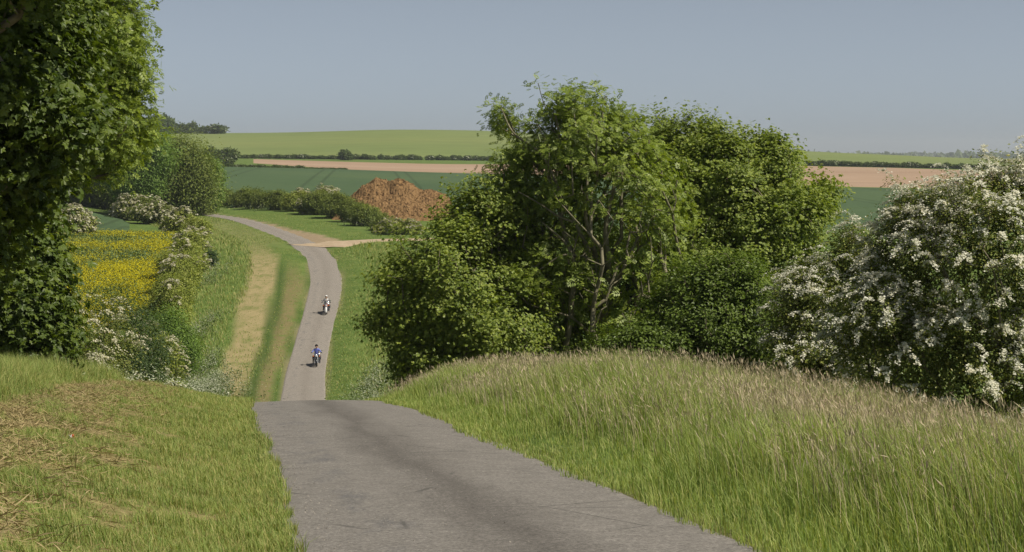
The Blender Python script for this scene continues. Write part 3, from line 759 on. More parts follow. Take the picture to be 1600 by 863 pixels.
make_tree("ash_tree", base_at(60, 44), [
    lobe(150, 195, 44, 65, 65, 1.3), lobe(80, 240, 44, 62, 50, 1.2), lobe(200, 205, 45, 38, 52, .8), lobe(30, 240, 44, 80, 80, 1.4), lobe(150, 240, 44.5, 50, 36, .8),
    lobe(180, 60, 44, 46, 85, 1.1), lobe(120, -10, 44, 95, 90, 1.6), lobe(195, 130, 44.5, 36, 50, .8), lobe(60, 100, 44, 110, 110, 1.6)],
    'ash', "bright ash half hidden behind the dark sycamore, its sprays against the sky", ncl=900, per=26, spread=.19, tpl=T_PINN, size=.17, seed=23, bf=.4, rough=.2, inner=.4, outl=.3, core=60, gap=1.3, droop=.0)

# ------------------------------------------------------------------ hedge shrubs and trees down in the valley
def shrub(name, px, top, Y, wpx, mat, label,  cat="bush", group=None, seed=1, ncl=70, per=30, blossom=0.0, leaf=None, bsize=None, dense=1.0, hfac=1.0, depth=1.0, foot=None):
    s = FPX / Y
    x = X_at(px, Y); z0 = G(x, Y) - .05
    h = (z_at(top, Y) - z0); w = wpx / s
    if h < 1.2: print('LOW', name, px, round(h, 2), 'ground row', round(float(row_of(z0, Y))))
    h = max(h, .8)
    r = np.random.default_rng(seed + 100)
    lb = []
    for k in range(5):
        fx = r.uniform(-.28, .28) * w; fy = r.uniform(-.25, .25) * w * depth; rx = w * r.uniform(.22, .34)
        rz = h * r.uniform(.24, .34); cz = z0 + min(h - rz, h * r.uniform(.25, .72))
        lb.append((x + fx, Y + fy, cz, rx, rx * depth, rz))
    lb.append((x, Y, z0 + h * .36, w * .42, w * .42 * depth, h * .40)); lb.append((x + r.uniform(-.1, .1) * w, Y, z0 + h * .68, w * .28, w * .28 * depth, h * .32))
    lf = leaf or max(.055, 2.6 / s)
    area = math.pi * (w / 2) * (h / 2) * 2.2
    n_leaf = area * 7.0 * dense / (lf * lf * .35)
    ncl = int(np.clip(area * 9, 30, 420)); per = min(n_leaf / ncl, 90)
    return make_tree(name, (x, Y, z0), lb, mat, label, cat, ncl=ncl, per=per, spread=max(.09, min(w, h) * .085), size=lf, seed=seed, inner=.55, rough=.2, rtip=.006, rmin=.012, gap=max(.5, min(w, h) * .26),
                     group=group, blossom=blossom, bsize=bsize or lf * 1.0, bper=per * .75, bmat='may', core=int(ncl * .25), outl=.08 * min(w, h), rnd=.5)

shrub("hawthorn_bush", 132, 482, 84, 125, 'haw', "hawthorn streaked with white blossom at the near end of the lower hedge", seed=31, blossom=.34)
shrub("elder_bush", 188, 452, 92, 125, 'dark', "dark green bush in front of the yellow field, branches reaching sideways", seed=32)
shrub("hedge_shrub", 238, 508, 118, 74, 'olive', "rounded olive shrub with upright whitish streaks beside the dark bush", seed=33, blossom=.22)
shrub("hedge_shrub", 262, 477, 146, 84, 'bright', "fresh green shrub behind the rounded olive one", seed=34)
HL = "olive hedge shrub with faded blossom along the edge of the yellow field"
HG = "olive shrubs of the field hedge"
for k, (px, top, Y, w, bl) in enumerate([(268, 428, 180, 58, .0), (276, 408, 191, 62, .05), (283, 392, 203, 58, .03), (290, 378, 216, 54, .05), (262, 448, 172, 60, .04), (294, 366, 226, 44, .0)]):
    shrub("hedge_shrub", px, top, Y, w, 'olive', HL, group=HG, seed=40 + k, blossom=bl)
shrub("hawthorn_bush", 298, 358, 232, 48, 'olive', "small hawthorn white all over with blossom, halfway up the hedge", seed=46, blossom=.4)
shrub("hedge_shrub", 302, 342, 252, 42, 'olive', "small yellowish shrub next to the verge, just beyond the white hawthorn", seed=47)
shrub("hedge_shrub", 322, 391, 222, 28, 'dark', "little dark shrub standing alone out on the grass verge", seed=48)
shrub("hawthorn_bush", 282, 329, 268, 54, 'olive', "hawthorn with blossom low on one side, below the big round tree", seed=49, blossom=.3)
shrub("hawthorn_bush", 242, 318, 300, 62, 'haw', "blossoming hawthorn at the corner of the young wheat", seed=50, blossom=.4)
shrub("hawthorn_bush", 206, 308, 312, 58, 'haw', "blossoming hawthorn at the foot of the big round tree's dark side", seed=51, blossom=.4)
shrub("hawthorn_bush", 112, 327, 262, 62, 'olive', "lone hawthorn covered in white blossom in the young wheat", seed=52, blossom=.7)
shrub("field_tree", 266, 214, 336, 122, 'hedge', "big round olive green tree where the lane disappears", cat="tree", seed=53, leaf=.34)
shrub("field_tree", 322, 246, 346, 52, 'bright', "narrow lighter tree at the lane side of the big round tree", cat="tree", seed=54, leaf=.3)
shrub("field_tree", 196, 232, 348, 100, 'hedge', "shadowy tree between the big round tree and the ash", cat="tree", seed=55, leaf=.34)
shrub("field_tree", 214, 188, 326, 92, 'bright', "tall bright green tree rising between the ash and the big round tree", cat="tree", seed=58, leaf=.3)
shrub("hawthorn_bush", 150, 284, 352, 66, 'hedge', "dark hawthorn with a little blossom behind the young wheat", seed=56, blossom=.2)
shrub("hawthorn_bush", 100, 282, 356, 70, 'hedge', "dark hawthorn almost hidden behind the near leaves at the young wheat", seed=57, blossom=.2)

# the hedge along the far side of the lane, below the soil heap
HL2 = "green hedge shrub in the row between the lane and the wheat field"
HG2 = "hedge shrubs along the far side of the lane"
for k, (px, top, Y, w, mat) in enumerate([(352, 296, 362, 36, 'hedge'), (380, 295, 357, 40, 'hedge'), (408, 296, 350, 42, 'hedge'), (436, 298, 343, 42, 'hedge'), (462, 301, 337, 38, 'olive'),
                                          (500, 302, 326, 48, 'hedge'), (528, 305, 315, 50, 'hedge'), (553, 312, 303, 50, 'hedge'), (578, 322, 291, 50, 'hedge'), (602, 336, 279, 46, 'hedge')]):
    shrub("hedge_shrub", px, top, Y, w, mat, HL2, group=HG2, seed=60 + k, leaf=.22)
shrub("hawthorn_bush", 475, 313, 329, 22, 'olive', "small white blossoming shrub low in the lane side hedge", seed=71, blossom=.8, leaf=.2)
shrub("willow_bush", 632, 344, 268, 66, 'olive', "pale silvery shrub at the mouth of the track, under the soil heap", seed=72, blossom=.55, leaf=.2)
shrub("hawthorn_bush", 592, 352, 272, 26, 'olive', "thin pale blossoming shrub at the end of the hedge by the track", seed=73, blossom=.3, leaf=.2)
shrub("hawthorn_bush", 508, 294, 352, 52, 'olive', "yellowish hawthorn showing over the hedge to one side of the soil heap", seed=74, blossom=.25, leaf=.24)
shrub("hawthorn_bush", 470, 298, 352, 30, 'olive', "little whitish shrub showing over the hedge before the wheat", seed=75, blossom=.5, leaf=.24)

# ------------------------------------------------------------------ far hedges and hill trees
def far_proto(seed, w=4.0, h=3.2, n=420, leaf=.55, mat='far', blossom=0.0):
    r = np.random.default_rng(seed)
    lb = [(r.uniform(-.25, .25) * w, r.uniform(-.2, .2) * w, h * r.uniform(.35, .62), w * r.uniform(.25, .36), w * .3, h * r.uniform(.3, .38)) for _ in range(5)]
    lb.append((0, 0, h * .35, w * .46, w * .4, h * .38))
    C, On = crown_points(lb, n, seed, .6, .12)
    g = Geo(); nb = int(n * blossom)
    foliage(g, C, On, 3, leaf * .3, T_DIAM, leaf, seed + 1, rnd=.7)
    if nb: stamp(g, T_HEX, C[:nb] + On[:nb] * .15, On[:nb] + np.array([0, 0, .6]), leaf * .9, 1, r=r)
    return g
def row(name, protos, spots, label, cat, group):
    for k, (px, base, w, hpx) in enumerate(spots):
        Y = base[1] if isinstance(base, tuple) else hit(px, base)
        x = X_at(px, Y); s = FPX / Y
        p = protos[k % len(protos)]
        o = p.copy(); COL.objects.link(o)
        o.name = name
        o.location = (x, Y, G(x, Y) - .1); o.rotation_euler = (0, 0, random.uniform(0, 6.28))
        o.scale = (w / s / 4.0, w / s / 4.0, hpx / s / 3.2)
        tag(o, label, cat, group)
protos = []
for k in range(5):
    o = far_proto(200 + k, blossom=[0, .18, 0, .3, .08][k]).build("hedgerow_shrub", [M['far'], M['cream']])
    protos.append(o)
r_ = np.random.default_rng(3)
sp = []; x = 372
while x < 775:
    w = r_.uniform(11, 20); sp.append((x, 247.8 + (x - 380) / 370 * 3.4, w, r_.uniform(6.5, 10))); x += w * r_.uniform(.6, 1.0)
row("hedgerow_shrub", protos, sp, "small shrub of the hedgerow between the ploughed field and the green hill, beyond the lane", "bush", "hedgerow along the foot of the green hill beyond the lane")
sp = []; x = 1195
while x < 1560:
    w = r_.uniform(13, 22); sp.append((x, 258 + max(0, x - 1210) * .022, w, r_.uniform(8, 11))); x += w * r_.uniform(.55, .9)
row("hedgerow_shrub", protos, sp, "small shrub of the hedgerow above the ploughed field, between sycamore and white hawthorn", "bush", "hedgerow above the ploughed field by the white hawthorn")
sp = []; x = 335
while x < 545:
    w = r_.uniform(11, 18); sp.append((x, 262.5 + (x - 335) / 200 * 3.5, w, r_.uniform(5.5, 8) * (1 if x < 470 else .6))); x += w * .62
row("hedgerow_shrub", protos, sp, "low dark shrub in the short hedge between ploughed field and wheat", "bush", "short hedge below the ploughed field")
row("field_tree", protos[:1], [(541, 250.5, 24, 18)], "single round dark bush standing up in the hill hedgerow", "tree", None)
row("field_tree", protos[2:3], [(331, 255, 30, 26)], "dark round tree at the end of the hill hedgerow", "tree", None)
row("field_tree", protos[4:5], [(356, 253, 30, 25)], "paler round tree beside the dark one at the end of the hill hedgerow", "tree", None)
row("hawthorn_bush", protos[3:4], [(357, 258, 18, 14)], "whitish little thorn bush under the paler round tree", "bush", None)
row("hilltop_tree", protos[:1], [(259, ('Y', 1340), 40, 34)], "tallest dark tree of the clump on the hilltop", "tree", None)
row("hilltop_tree", protos[4:5], [(337, ('Y', 1380), 33, 18)], "round bushy tree standing apart on the hilltop", "tree", None)
row("hilltop_tree", protos[2:3], [(284, ('Y', 1370), 24, 17), (303, ('Y', 1380), 20, 20), (318, ('Y', 1390), 15, 13)], "middling tree in the clump along the hilltop", "tree", "middling trees on the hilltop")
row("hilltop_tree", protos[2:3], [(236, ('Y', 1330), 34, 30)], "hilltop tree just showing beside the big round tree's crown", "tree", None)
for p in protos: bpy.data.objects.remove(p)

# distant woods in the blue plain
g = Geo(); r_ = np.random.default_rng(9)
for k in range(1500):
    pass
nW = 2600
Yw = r_.uniform(4200, 8500, nW); pw = r_.uniform(900, 2100, nW)
keep = Wob(2.2, 2, 7, 77)(pw / 60, Yw / 400) > .25
Yw, pw = Yw[keep], pw[keep]; Xw = X_at(pw, Yw); Zw = ground(Xw, Yw)
for c in range(5):
    P = np.stack([Xw, Yw, Zw], -1) + r_.normal(size=(len(Xw), 3)) * np.array([9, 9, 3]) + np.array([0, 0, 6])
    stamp(g, T_TRI2, P, r_.normal(size=P.shape) + np.array([0, -1, .6]), r_.uniform(8, 14, len(P)), 0, r=r_)
tag(g.build("distant_woods", M['far']), "far blue woods along the horizon", "woods", kind="stuff")

# ------------------------------------------------------------------ soil heap
def soil_heap():
    Yc = 318; cx = X_at(616, Yc); gz = G(cx, Yc)
    n = 190
    u = np.linspace(-11.5, 11.5, n); v = np.linspace(-8.5, 8.5, 120)
    U, V = np.meshgrid(u, v, indexing='ij')
    s = FPX / Yc
    prof = np.interp(U + cx, [X_at(p, Yc) for p in (522, 534, 548, 572, 588, 606, 622, 640, 652, 660, 682, 700, 716)],
                     [max(0, z_at(t, Yc) - gz) for t in (345, 322, 308, 289, 281, 284, 280, 284, 293, 296, 297, 306, 340)])
    H = prof * np.clip(1.12 - np.abs(V) / 7.6, -.2, 1.0)
    prof = prof - .35 * (prof > 2)
    a, b, c = Wob(1.0, 2, 9, 31), Wob(2.6, 2, 9, 32), Wob(6.5, 2, 9, 33)
    lump = .18 * np.abs(a(U, V)) + .15 * np.abs(b(U, V)) + .10 * np.abs(c(U, V)) + .04 * Wob(14, 2, 9, 35)(U, V)
    H = H + (lump - .3) * ss(0, 1.5, H) * 1.15
    hole = np.exp(-(((U + .9) / 1.1) ** 2 + ((V + 2.2) / 1.0) ** 2)); H = H - 1.0 * hole
    hole = np.exp(-(((U + 1.9) / .35) ** 2 + ((V + 2.6) / .6) ** 2)); H = H - .9 * hole
    H = H - .25 * (1 - ss(0, .6, prof))
    P = np.stack([U + cx, V + Yc, ground(U + cx, V + Yc) + H], -1)
    i = np.arange(P.shape[0] * P.shape[1]).reshape(P.shape[:2])
    F = np.stack([i[:-1, :-1], i[1:, :-1], i[1:, 1:], i[:-1, 1:]], -1).reshape(-1, 4)
    m, nt, out = newmat("turned_earth")
    p = N(nt, "ShaderNodeBsdfPrincipled", Roughness=.95); p.inputs["Specular IOR Level"].default_value = .1
    c = ramp(nt, noise(nt, 1.6, 6, .75), [(.36, (.08, .045, .024)), (.46, (.19, .115, .052)), (.7, (.27, .17, .08))])
    nt.links.new(c, p.inputs["Base Color"]); nt.links.new(p.outputs[0], out.inputs[0])
    g = Geo().add(P, F)
    r = np.random.default_rng(5)            # loose clods lying over it
    k = r.integers(0, P.shape[0] * P.shape[1], 9000); Q = P.reshape(-1, 3)[k]; ok = H.reshape(-1)[k] > .4; Q = Q[ok]
    tet = (np.array([(-.5, -.4, -.2), (.5, -.3, -.2), (.1, .5, -.2), (0, 0, .5)]), [(0, 2, 1), (0, 1, 3), (1, 2, 3), (2, 0, 3)])
    stamp(g, tet, Q, r.normal(size=Q.shape) * .5 + np.array([0, 0, 1]), r.uniform(.10, .26, len(Q)) * (1 + 1.2 * (r.random(len(Q)) < .06)), 0, r=r)
    o = g.build("soil_heap", m, smooth=False, loc=(cx, Yc, gz))
    tag(o, "big heap of lumpy orange brown soil behind the hedge", "soil heap")
soil_heap()

# ------------------------------------------------------------------ grasses
M['tall'] = leaf_mat("tall_grass_blade", [(0.10, 0.148, 0.038), (0.142, 0.192, 0.052), (0.185, 0.225, 0.07), (0.25, 0.25, 0.105)], 0.35, 0.02, gain=1.65)
M['seed'] = leaf_mat("grass_seed_head", [(0.25, 0.205, 0.14), (0.35, 0.285, 0.205), (0.43, 0.365, 0.275), (0.28, 0.26, 0.16)], 0.25, 0.0, tcol=(1, .95, .8), gain=1.3)
M['short'] = leaf_mat("short_grass_blade", [(0.085, 0.13, 0.034), (0.125, 0.17, 0.046), (0.17, 0.2, 0.062), (0.27, 0.24, 0.11)], 0.3, 0.02, gain=1.65)
M['hay'] = leaf_mat("dry_clippings", [(0.23, 0.18, 0.088), (0.33, 0.265, 0.14), (0.41, 0.335, 0.195), (0.26, 0.225, 0.10)], 0.15, 0.0, tcol=(1, .95, .8))
def blades(geo, P, h, w, seed, lean=.35, mat=0, wind=(-.15, .1)):
    r = np.random.default_rng(seed); n = len(P)
    h = np.broadcast_to(h, (n,)); w = np.broadcast_to(w, (n,))
    a = r.uniform(0, 6.28, n); side = np.stack([np.cos(a), np.sin(a), 0 * a], -1)
    b = r.uniform(0, 6.28, n); ln = np.abs(r.normal(size=n)) * lean
    bend = np.stack([np.cos(b) * ln + wind[0], np.sin(b) * ln + wind[1], 0 * b], -1)
    up = np.array([0, 0, 1.0])
    mid = P + (up * .55 + bend * .28) * h[:, None]; top = P + (up * (1 - .25 * ln[:, None]) + bend * .95) * h[:, None]
    wv = side * w[:, None] * .5
    V = np.stack([P - wv, P + wv, mid + wv * .8, mid - wv * .8, top], 1)
    i = np.arange(n)[:, None] * 5
    geo.add(V.reshape(-1, 3), i + np.array([[0, 1, 2, 3]]), mat)
    # the tip triangle shares the blade's vertices
    base = geo.n - n * 5
    geo.f.append(((i + np.array([[3, 2, 4]])) + base, mat))
    return top, bend
def scatter(n, x0, x1, y0, y1, seed, keep):
    r = np.random.default_rng(seed)
    # more samples near the eye than far away
    Y = y0 * (y1 / y0) ** r.random(n) if y0 > 0 else r.uniform(y0, y1, n)
    X = r.uniform(x0, x1, n)
    m = keep(X, Y, r)
    return X[m], Y[m]
def pts(X, Y, sink=.02): return np.stack([X, Y, ground(X, Y) - sink], -1)

patch = Wob(2.4, 2, 11, 52); patch2 = Wob(7.0, 2, 11, 53)
clump = Wob(1.3, 2, 9, 50); clump2 = Wob(.35, 2, 9, 51)
# tall meadow grass on the right bank
def kr(X, Y, r):
    lat = lateral(X, Y); px = 800 + FPX * X / Y
    return (lat > 1.37 + .08 * clump(X, Y) + .06 * patch2(X, Y)) & (px < 1800) & (r.random(len(X)) < (.45 + .55 * (Y / 55)))
X, Y = scatter(900000, -6, 15, 8.5, 56, 61, kr)
lat = lateral(X, Y); r_ = np.random.default_rng(62)
h = (.08 + .36 * ss(1.6, 3.4, lat + .3 * clump(X, Y))) * r_.uniform(.45, 1.3, len(X)) * (1 + .16 * clump2(X, Y) + .22 * clump(X * 1.6, Y * 1.6))
g = Geo(); blades(g, pts(X, Y), h, 0.0042 + .00018 * Y, 63, lean=.34)
k = r_.random(len(X)) < .36 * (1 + .5 * clump2(X * 2, Y * 2)) * (.25 + .75 * ss(2.6, 5.2, lat + .35 * clump(X, Y))) * ss(2.0, 2.8, lat)
Xs, Ys = X[k], Y[k]; hs = (.40 + .26 * r_.random(k.sum())) * (1 + .10 * clump2(Xs, Ys)) * (.72 + .28 * ss(2, 4.5, lateral(Xs, Ys)))
top, bend = blades(g, pts(Xs, Ys), hs, .0035 + .00012 * Ys, 64, lean=.22, mat=1)
hd = unit(np.array([0, 0, 1.0]) + bend * .9 + r_.normal(size=top.shape) * .15)
stamp(g, (np.array([(0, -.15, 0), (.07, .3, .02), (0, 1, 0), (-.07, .3, .02)]), [(0, 1, 2, 3)]), top, r_.normal(size=top.shape), r_.uniform(.028, .06, len(top)) * (1 + Ys / 40), 1, T=hd, r=r_)
print("tall grass", len(X), len(Xs))
tag(g.build("tall_grass", [M['tall'], M['seed']]), "tall seeding meadow grass on the bank beside the lane", "grass", kind="stuff")

# mown verge on the left, with dry clippings lying on it
def kl(X, Y, r):
    lat = lateral(X, Y); px = 800 + FPX * X / Y
    return (lat < -1.36 + .05 * clump(X, Y) + .05 * patch2(X, Y)) & (px > -120)
X, Y = scatter(1150000, -17, 2, 9, 58, 65, kl)
lat = -lateral(X, Y); r_ = np.random.default_rng(66)
lush = ss(-1.2, 1.0, .8 * patch(X, Y) + .7 * patch2(X, Y) + 1.6 * (1 - ss(1.6, 3.0, lat)) + .9 * ss(30, 46, Y) + .25)
longg = ss(.0, 1.0, (lat - 4.55) / .9 + .35 * clump(X, Y)) * ss(17, 24, Y)
m = r_.random(len(X)) < .42 + .58 * np.maximum(lush, longg)
X, Y, lush, longg = X[m], Y[m], lush[m], longg[m]
h = (.028 + .055 * lush + .06 * ss(.2, 1.2, patch2(X, Y) + .5 * patch(X * 1.7, Y * 1.7)) + .50 * longg) * r_.uniform(.6, 1.3, len(X))
g = Geo(); blades(g, pts(X, Y), h, .0036 + .00014 * Y, 67, lean=.6)
print("mown", len(X))
tag(g.build("verge_grass", [M['short']]), "short uneven grass of the mown verge beside the lane", "grass", kind="stuff")
X, Y = scatter(620000, -17, 1.2, 9, 52, 68, lambda X, Y, r: (lateral(X, Y) < -1.75) & (800 + FPX * X / Y > -120))
lat = -lateral(X, Y); r_ = np.random.default_rng(69)
dry = .85 * ss(-.9, 1.1, -.8 * patch(X, Y) - .8 * patch2(X, Y) + .6 - .9 * ss(30, 46, Y)) * ss(2.4, 4.2, lat)
m = r_.random(len(X)) < dry; X, Y = X[m], Y[m]
P = pts(X, Y, -.03) + np.stack([0 * X, 0 * X, r_.uniform(0, .05, len(X))], -1)
g = Geo()
T = r_.normal(size=P.shape); T[:, 2] *= .25
stamp(g, (np.array([(-.022, 0, 0), (.022, 0, 0), (.018, .5, .05), (-.018, 1, 0)]), [(0, 1, 2, 3)]), P, r_.normal(size=P.shape) * .5 + np.array([0, 0, 1]), r_.uniform(.05, .15, len(P)), 0, T=T, r=r_)
print("hay", len(X))
tag(g.build("hay_clippings", [M['hay']]), "dry straw coloured mowings lying on the verge", "clippings", kind="stuff")

# rough grass along the valley lane
def kv(X, Y, r):
    lat = lateral(X, Y)
    c = ((lat < -1.9) & (lat > -16) & (Y > 120)) | ((lat > 1.6 + np.maximum(verge_soil(Y), 0)) & (lat < 11) & (Y > 60))
    strips = ((lat > -4.0) & (lat < -2.0)) | ((lat < -4.4) & (lat > -7.2 - .02 * (Y - 170)))
    return c & (~strips | (r.random(len(X)) < .3) | (Y > 235)) & (Y < 330) & (track_dist(X, Y) > 1.1)
X, Y = scatter(330000, -70, 0, 62, 330, 70, kv)
lat = lateral(X, Y); r_ = np.random.default_rng(71)
h = (.08 + .13 * ss(-.3, .8, clump2(X * .7, Y * .3)) + .3 * ss(3.5, 6, lat) * (Y < 250) + .25 * (lat < -8)) * r_.uniform(.6, 1.4, len(X))
g = Geo(); blades(g, pts(X, Y), h, .03 + .00016 * Y, 72, lean=.5)
print("valley", len(X))
tag(g.build("meadow_grass", [M['short']]), "rough green grass either side of the valley lane", "grass", kind="stuff")

# cow parsley
M['stemg'] = leaf_mat("umbel_leaf", [(0.06, 0.10, 0.03), (0.09, 0.13, 0.04), (0.12, 0.16, 0.06)], .3, .02)
def parsley(spots, seed):
    g = Geo(); r = np.random.default_rng(seed)
    for (px, Y, wpx, dy, n, h) in spots:
        Yy = Y + r.normal(size=n) * dy; Xx = X_at(px, Y) + r.normal(size=n) * wpx * Y / FPX * .5
        P = pts(Xx, Yy); hh = h * r.uniform(.55, 1.15, n)
        top, _ = blades(g, P, hh, .02 + .0001 * Y, seed + 1, lean=.15)
        for q in range(6):
            C = P + (top - P) * r.uniform(.2, .75, n)[:, None] + r.normal(size=P.shape) * .14
            stamp(g, T_DIAM, C, r.normal(size=C.shape) * .6 + np.array([0, 0, 1]), r.uniform(.1, .24, n), 0, r=r)
        for q in range(9):
            C = top + r.normal(size=P.shape) * np.array([.17, .17, .15])
            stamp(g, T_HEX, C, r.normal(size=C.shape) * .35 + np.array([0, 0, 1]), r.uniform(.025, .06, n) + .00008 * Y, 1, r=r)
    return g.build("cow_parsley", [M['stemg'], M['cream']])
tag(parsley([(312, 132, 52, 3.5, 520, 1.15), (330, 141, 30, 4, 200, 1.0), (300, 152, 40, 5, 300, 1.0), (305, 172, 26, 6, 160, .9), (318, 205, 22, 10, 120, .8),
             (150, 62, 110, 4, 260, .85), (250, 60, 110, 4, 200, .6), (575, 128, 46, 9, 260, .9), (590, 142, 34, 6, 150, .8), (600, 118, 30, 6, 160, 1.0), (565, 292, 30, 3, 60, .9), (420, 345, 60, 3, 50, .8)], 80),
    "drifts of cream flowering cow parsley beside hedge and verge", "cow parsley", kind="stuff")

# oilseed rape
M['rapef'] = leaf_mat("rape_flower", [(0.48, 0.43, 0.015), (0.59, 0.54, 0.025), (0.65, 0.61, 0.05)], .3, 0.0, tcol=(1, .95, .5))
M['rapel'] = leaf_mat("rape_leaf", [(0.10, 0.155, 0.05), (0.13, 0.185, 0.06), (0.16, 0.21, 0.07)], .25, .03)
def rape():
    r = np.random.default_rng(90); n = 42000
    Y = r.uniform(150, 266, n); px = r.uniform(-60, 276, n)
    m = px < np.interp(Y, [150, 189, 215, 240, 262], [225, 247, 258, 266, 274])
    Y, px = Y[m], px[m]; X = X_at(px, Y)
    fl = Wob(.05, 2, 7, 91)(X * .5, Y * 1.6) * .5 + .5 * Wob(.28, 2, 7, 92)(X * .5, Y)
    rowp = row_of(ground(X, Y) + 1.0, Y)
    f = .85 - .55 * np.exp(-((Y - 227 + 3 * fl) / 9) ** 2) * (1 - ss(222, 245, px)) - .55 * ss(234, 258, Y) + .5 * fl
    f = f * (.25 + .75 * ss(-.55, .25, Wob(.45, 2, 9, 96)(X, Y * .45) + .35 - .3 * ss(215, 250, Y)))
    P = pts(X, Y, 0); h = r.uniform(.7, 1.15, len(X)) * (1 - .25 * ss(240, 266, Y))
    g = Geo()
    for q in range(5):
        C = P + np.array([0, 0, 1]) * (h * r.uniform(.25, .9, len(X)))[:, None] + r.normal(size=P.shape) * .13
        stamp(g, T_DIAM, C, r.normal(size=C.shape) * .7 + np.array([0, 0, .8]), r.uniform(.18, .38, len(X)), 0, r=r)
    for q in range(9):
        k = r.random(len(X)) < f
        C = P[k] + np.array([0, 0, 1]) * h[k][:, None] + r.normal(size=(k.sum(), 3)) * np.array([.16, .16, .12])
        stamp(g, T_HEX, C, r.normal(size=C.shape) * .6 + np.array([0, 0, .7]), r.uniform(.06, .115, len(C)), 1, r=r)
    return g.build("oilseed_rape", [M['rapel'], M['rapef']])
tag(rape(), "yellow flowering oilseed rape in the small field", "oilseed rape", kind="stuff")

# ------------------------------------------------------------------ motorcycles and riders
def ell(g, c, r, mat=0, n=12, m=8):
    th = np.linspace(0, 2 * math.pi, n, endpoint=False); ph = np.linspace(0.06, math.pi - .06, m)
    V = np.stack([np.outer(np.sin(ph), np.cos(th)), np.outer(np.sin(ph), np.sin(th)), np.outer(np.cos(ph), np.ones(n))], -1)
    V = V * np.asarray(r) + np.asarray(c)
    i = np.arange(n * m).reshape(m, n); j = np.roll(i, -1, 1)
    g.add(V.reshape(-1, 3), np.stack([i[:-1], i[1:], j[1:], j[:-1]], -1).reshape(-1, 4), mat)
    g.add(V[0], np.arange(n)[None], mat); g.add(V[-1][::-1], np.arange(n)[None], mat)
    return g
def ring(g, c, R, r, mat=0, n=28, m=8, a0=0, a1=2 * math.pi, flat=1.0):
    """a torus (or an arc of one) in the y-z plane"""
    closed = abs(a1 - a0 - 2 * math.pi) < 1e-6
    a = np.linspace(a0, a1, n, endpoint=not closed); b = np.linspace(0, 2 * math.pi, m, endpoint=False)
    V = np.stack([np.outer(np.ones(n), np.sin(b) * r * flat), np.outer(np.cos(a), np.ones(m)) * (R + r * np.cos(b)), np.outer(np.sin(a), np.ones(m)) * (R + r * np.cos(b))], -1) + np.asarray(c)
    i = np.arange(n * m).reshape(n, m); j = np.roll(i, -1, 1)
    k = np.roll(i, -1, 0) if closed else None
    A, B, C, D = (i, j, np.roll(j, -1, 0), k) if closed else (i[:-1], j[:-1], j[1:], i[1:])
    g.add(V.reshape(-1, 3), np.stack([A, B, C, D], -1).reshape(-1, 4), mat)
    return g
def bxx(g, c, h, mat=0, bev=.2):
    c, h = np.asarray(c, float), np.asarray(h, float)
    b = h.min() * bev; v = []; f = []
    for sz, in_ in ((-1, 1), (-1, 0), (1, 0), (1, 1)):
        q = b if in_ else 0
        z = sz * (h[2] if in_ else h[2] - b)
        x, y = h[0] - q, h[1] - q
        v += [(-x, -y, z), (x, -y, z), (x, y, z), (-x, y, z)]
    for l in range(3):
        for k in range(4): f.append((l * 4 + k, l * 4 + (k + 1) % 4, l * 4 + 4 + (k + 1) % 4, l * 4 + 4 + k))
    f += [(3, 2, 1, 0), (12, 13, 14, 15)]
    g.add(np.array(v) + c, np.array(f), mat); return g

M['tyre'] = plain("tyre_rubber", (.02, .02, .02), .85, var=.1)
M['chrome'] = plain("chrome", (.75, .75, .76), .16, 1.0, var=0)
M['black'] = plain("black_paint", (.012, .012, .014), .25, spec=.5, var=0)
M['engine'] = plain("engine_metal", (.20, .20, .21), .4, .8, var=.2)
M['leather'] = plain("black_leather", (.02, .02, .022), .55, var=.3)
M['whitep'] = plain("white_paint", (.78, .78, .78), .3, var=0)
M['amber'] = plain("amber_lens", (.75, .16, .02), .2, var=0)
M['redp'] = plain("orange_red_paint", (.62, .10, .03), .3, var=0)
M['glassl'] = plain("headlight_glass", (.70, .72, .75), .08, .3, var=0)
M['bluec'] = plain("blue_jacket", (.13, .16, .50), .8, var=.15, scale=6)
M['greyc'] = plain("pale_jacket", (.66, .66, .66), .75, var=.12, scale=6)
M['darkc'] = plain("dark_sleeve", (.08, .08, .095), .8, var=.2, scale=6)
M['jeans'] = plain("dark_jeans", (.035, .042, .06), .9, var=.25, scale=8)
M['skin'] = plain("skin", (.52, .30, .21), .55, var=.06)
M['eye'] = plain("eye_dark", (.03, .02, .02), .2, var=0)
M['lip'] = plain("lip", (.35, .14, .11), .5, var=0)

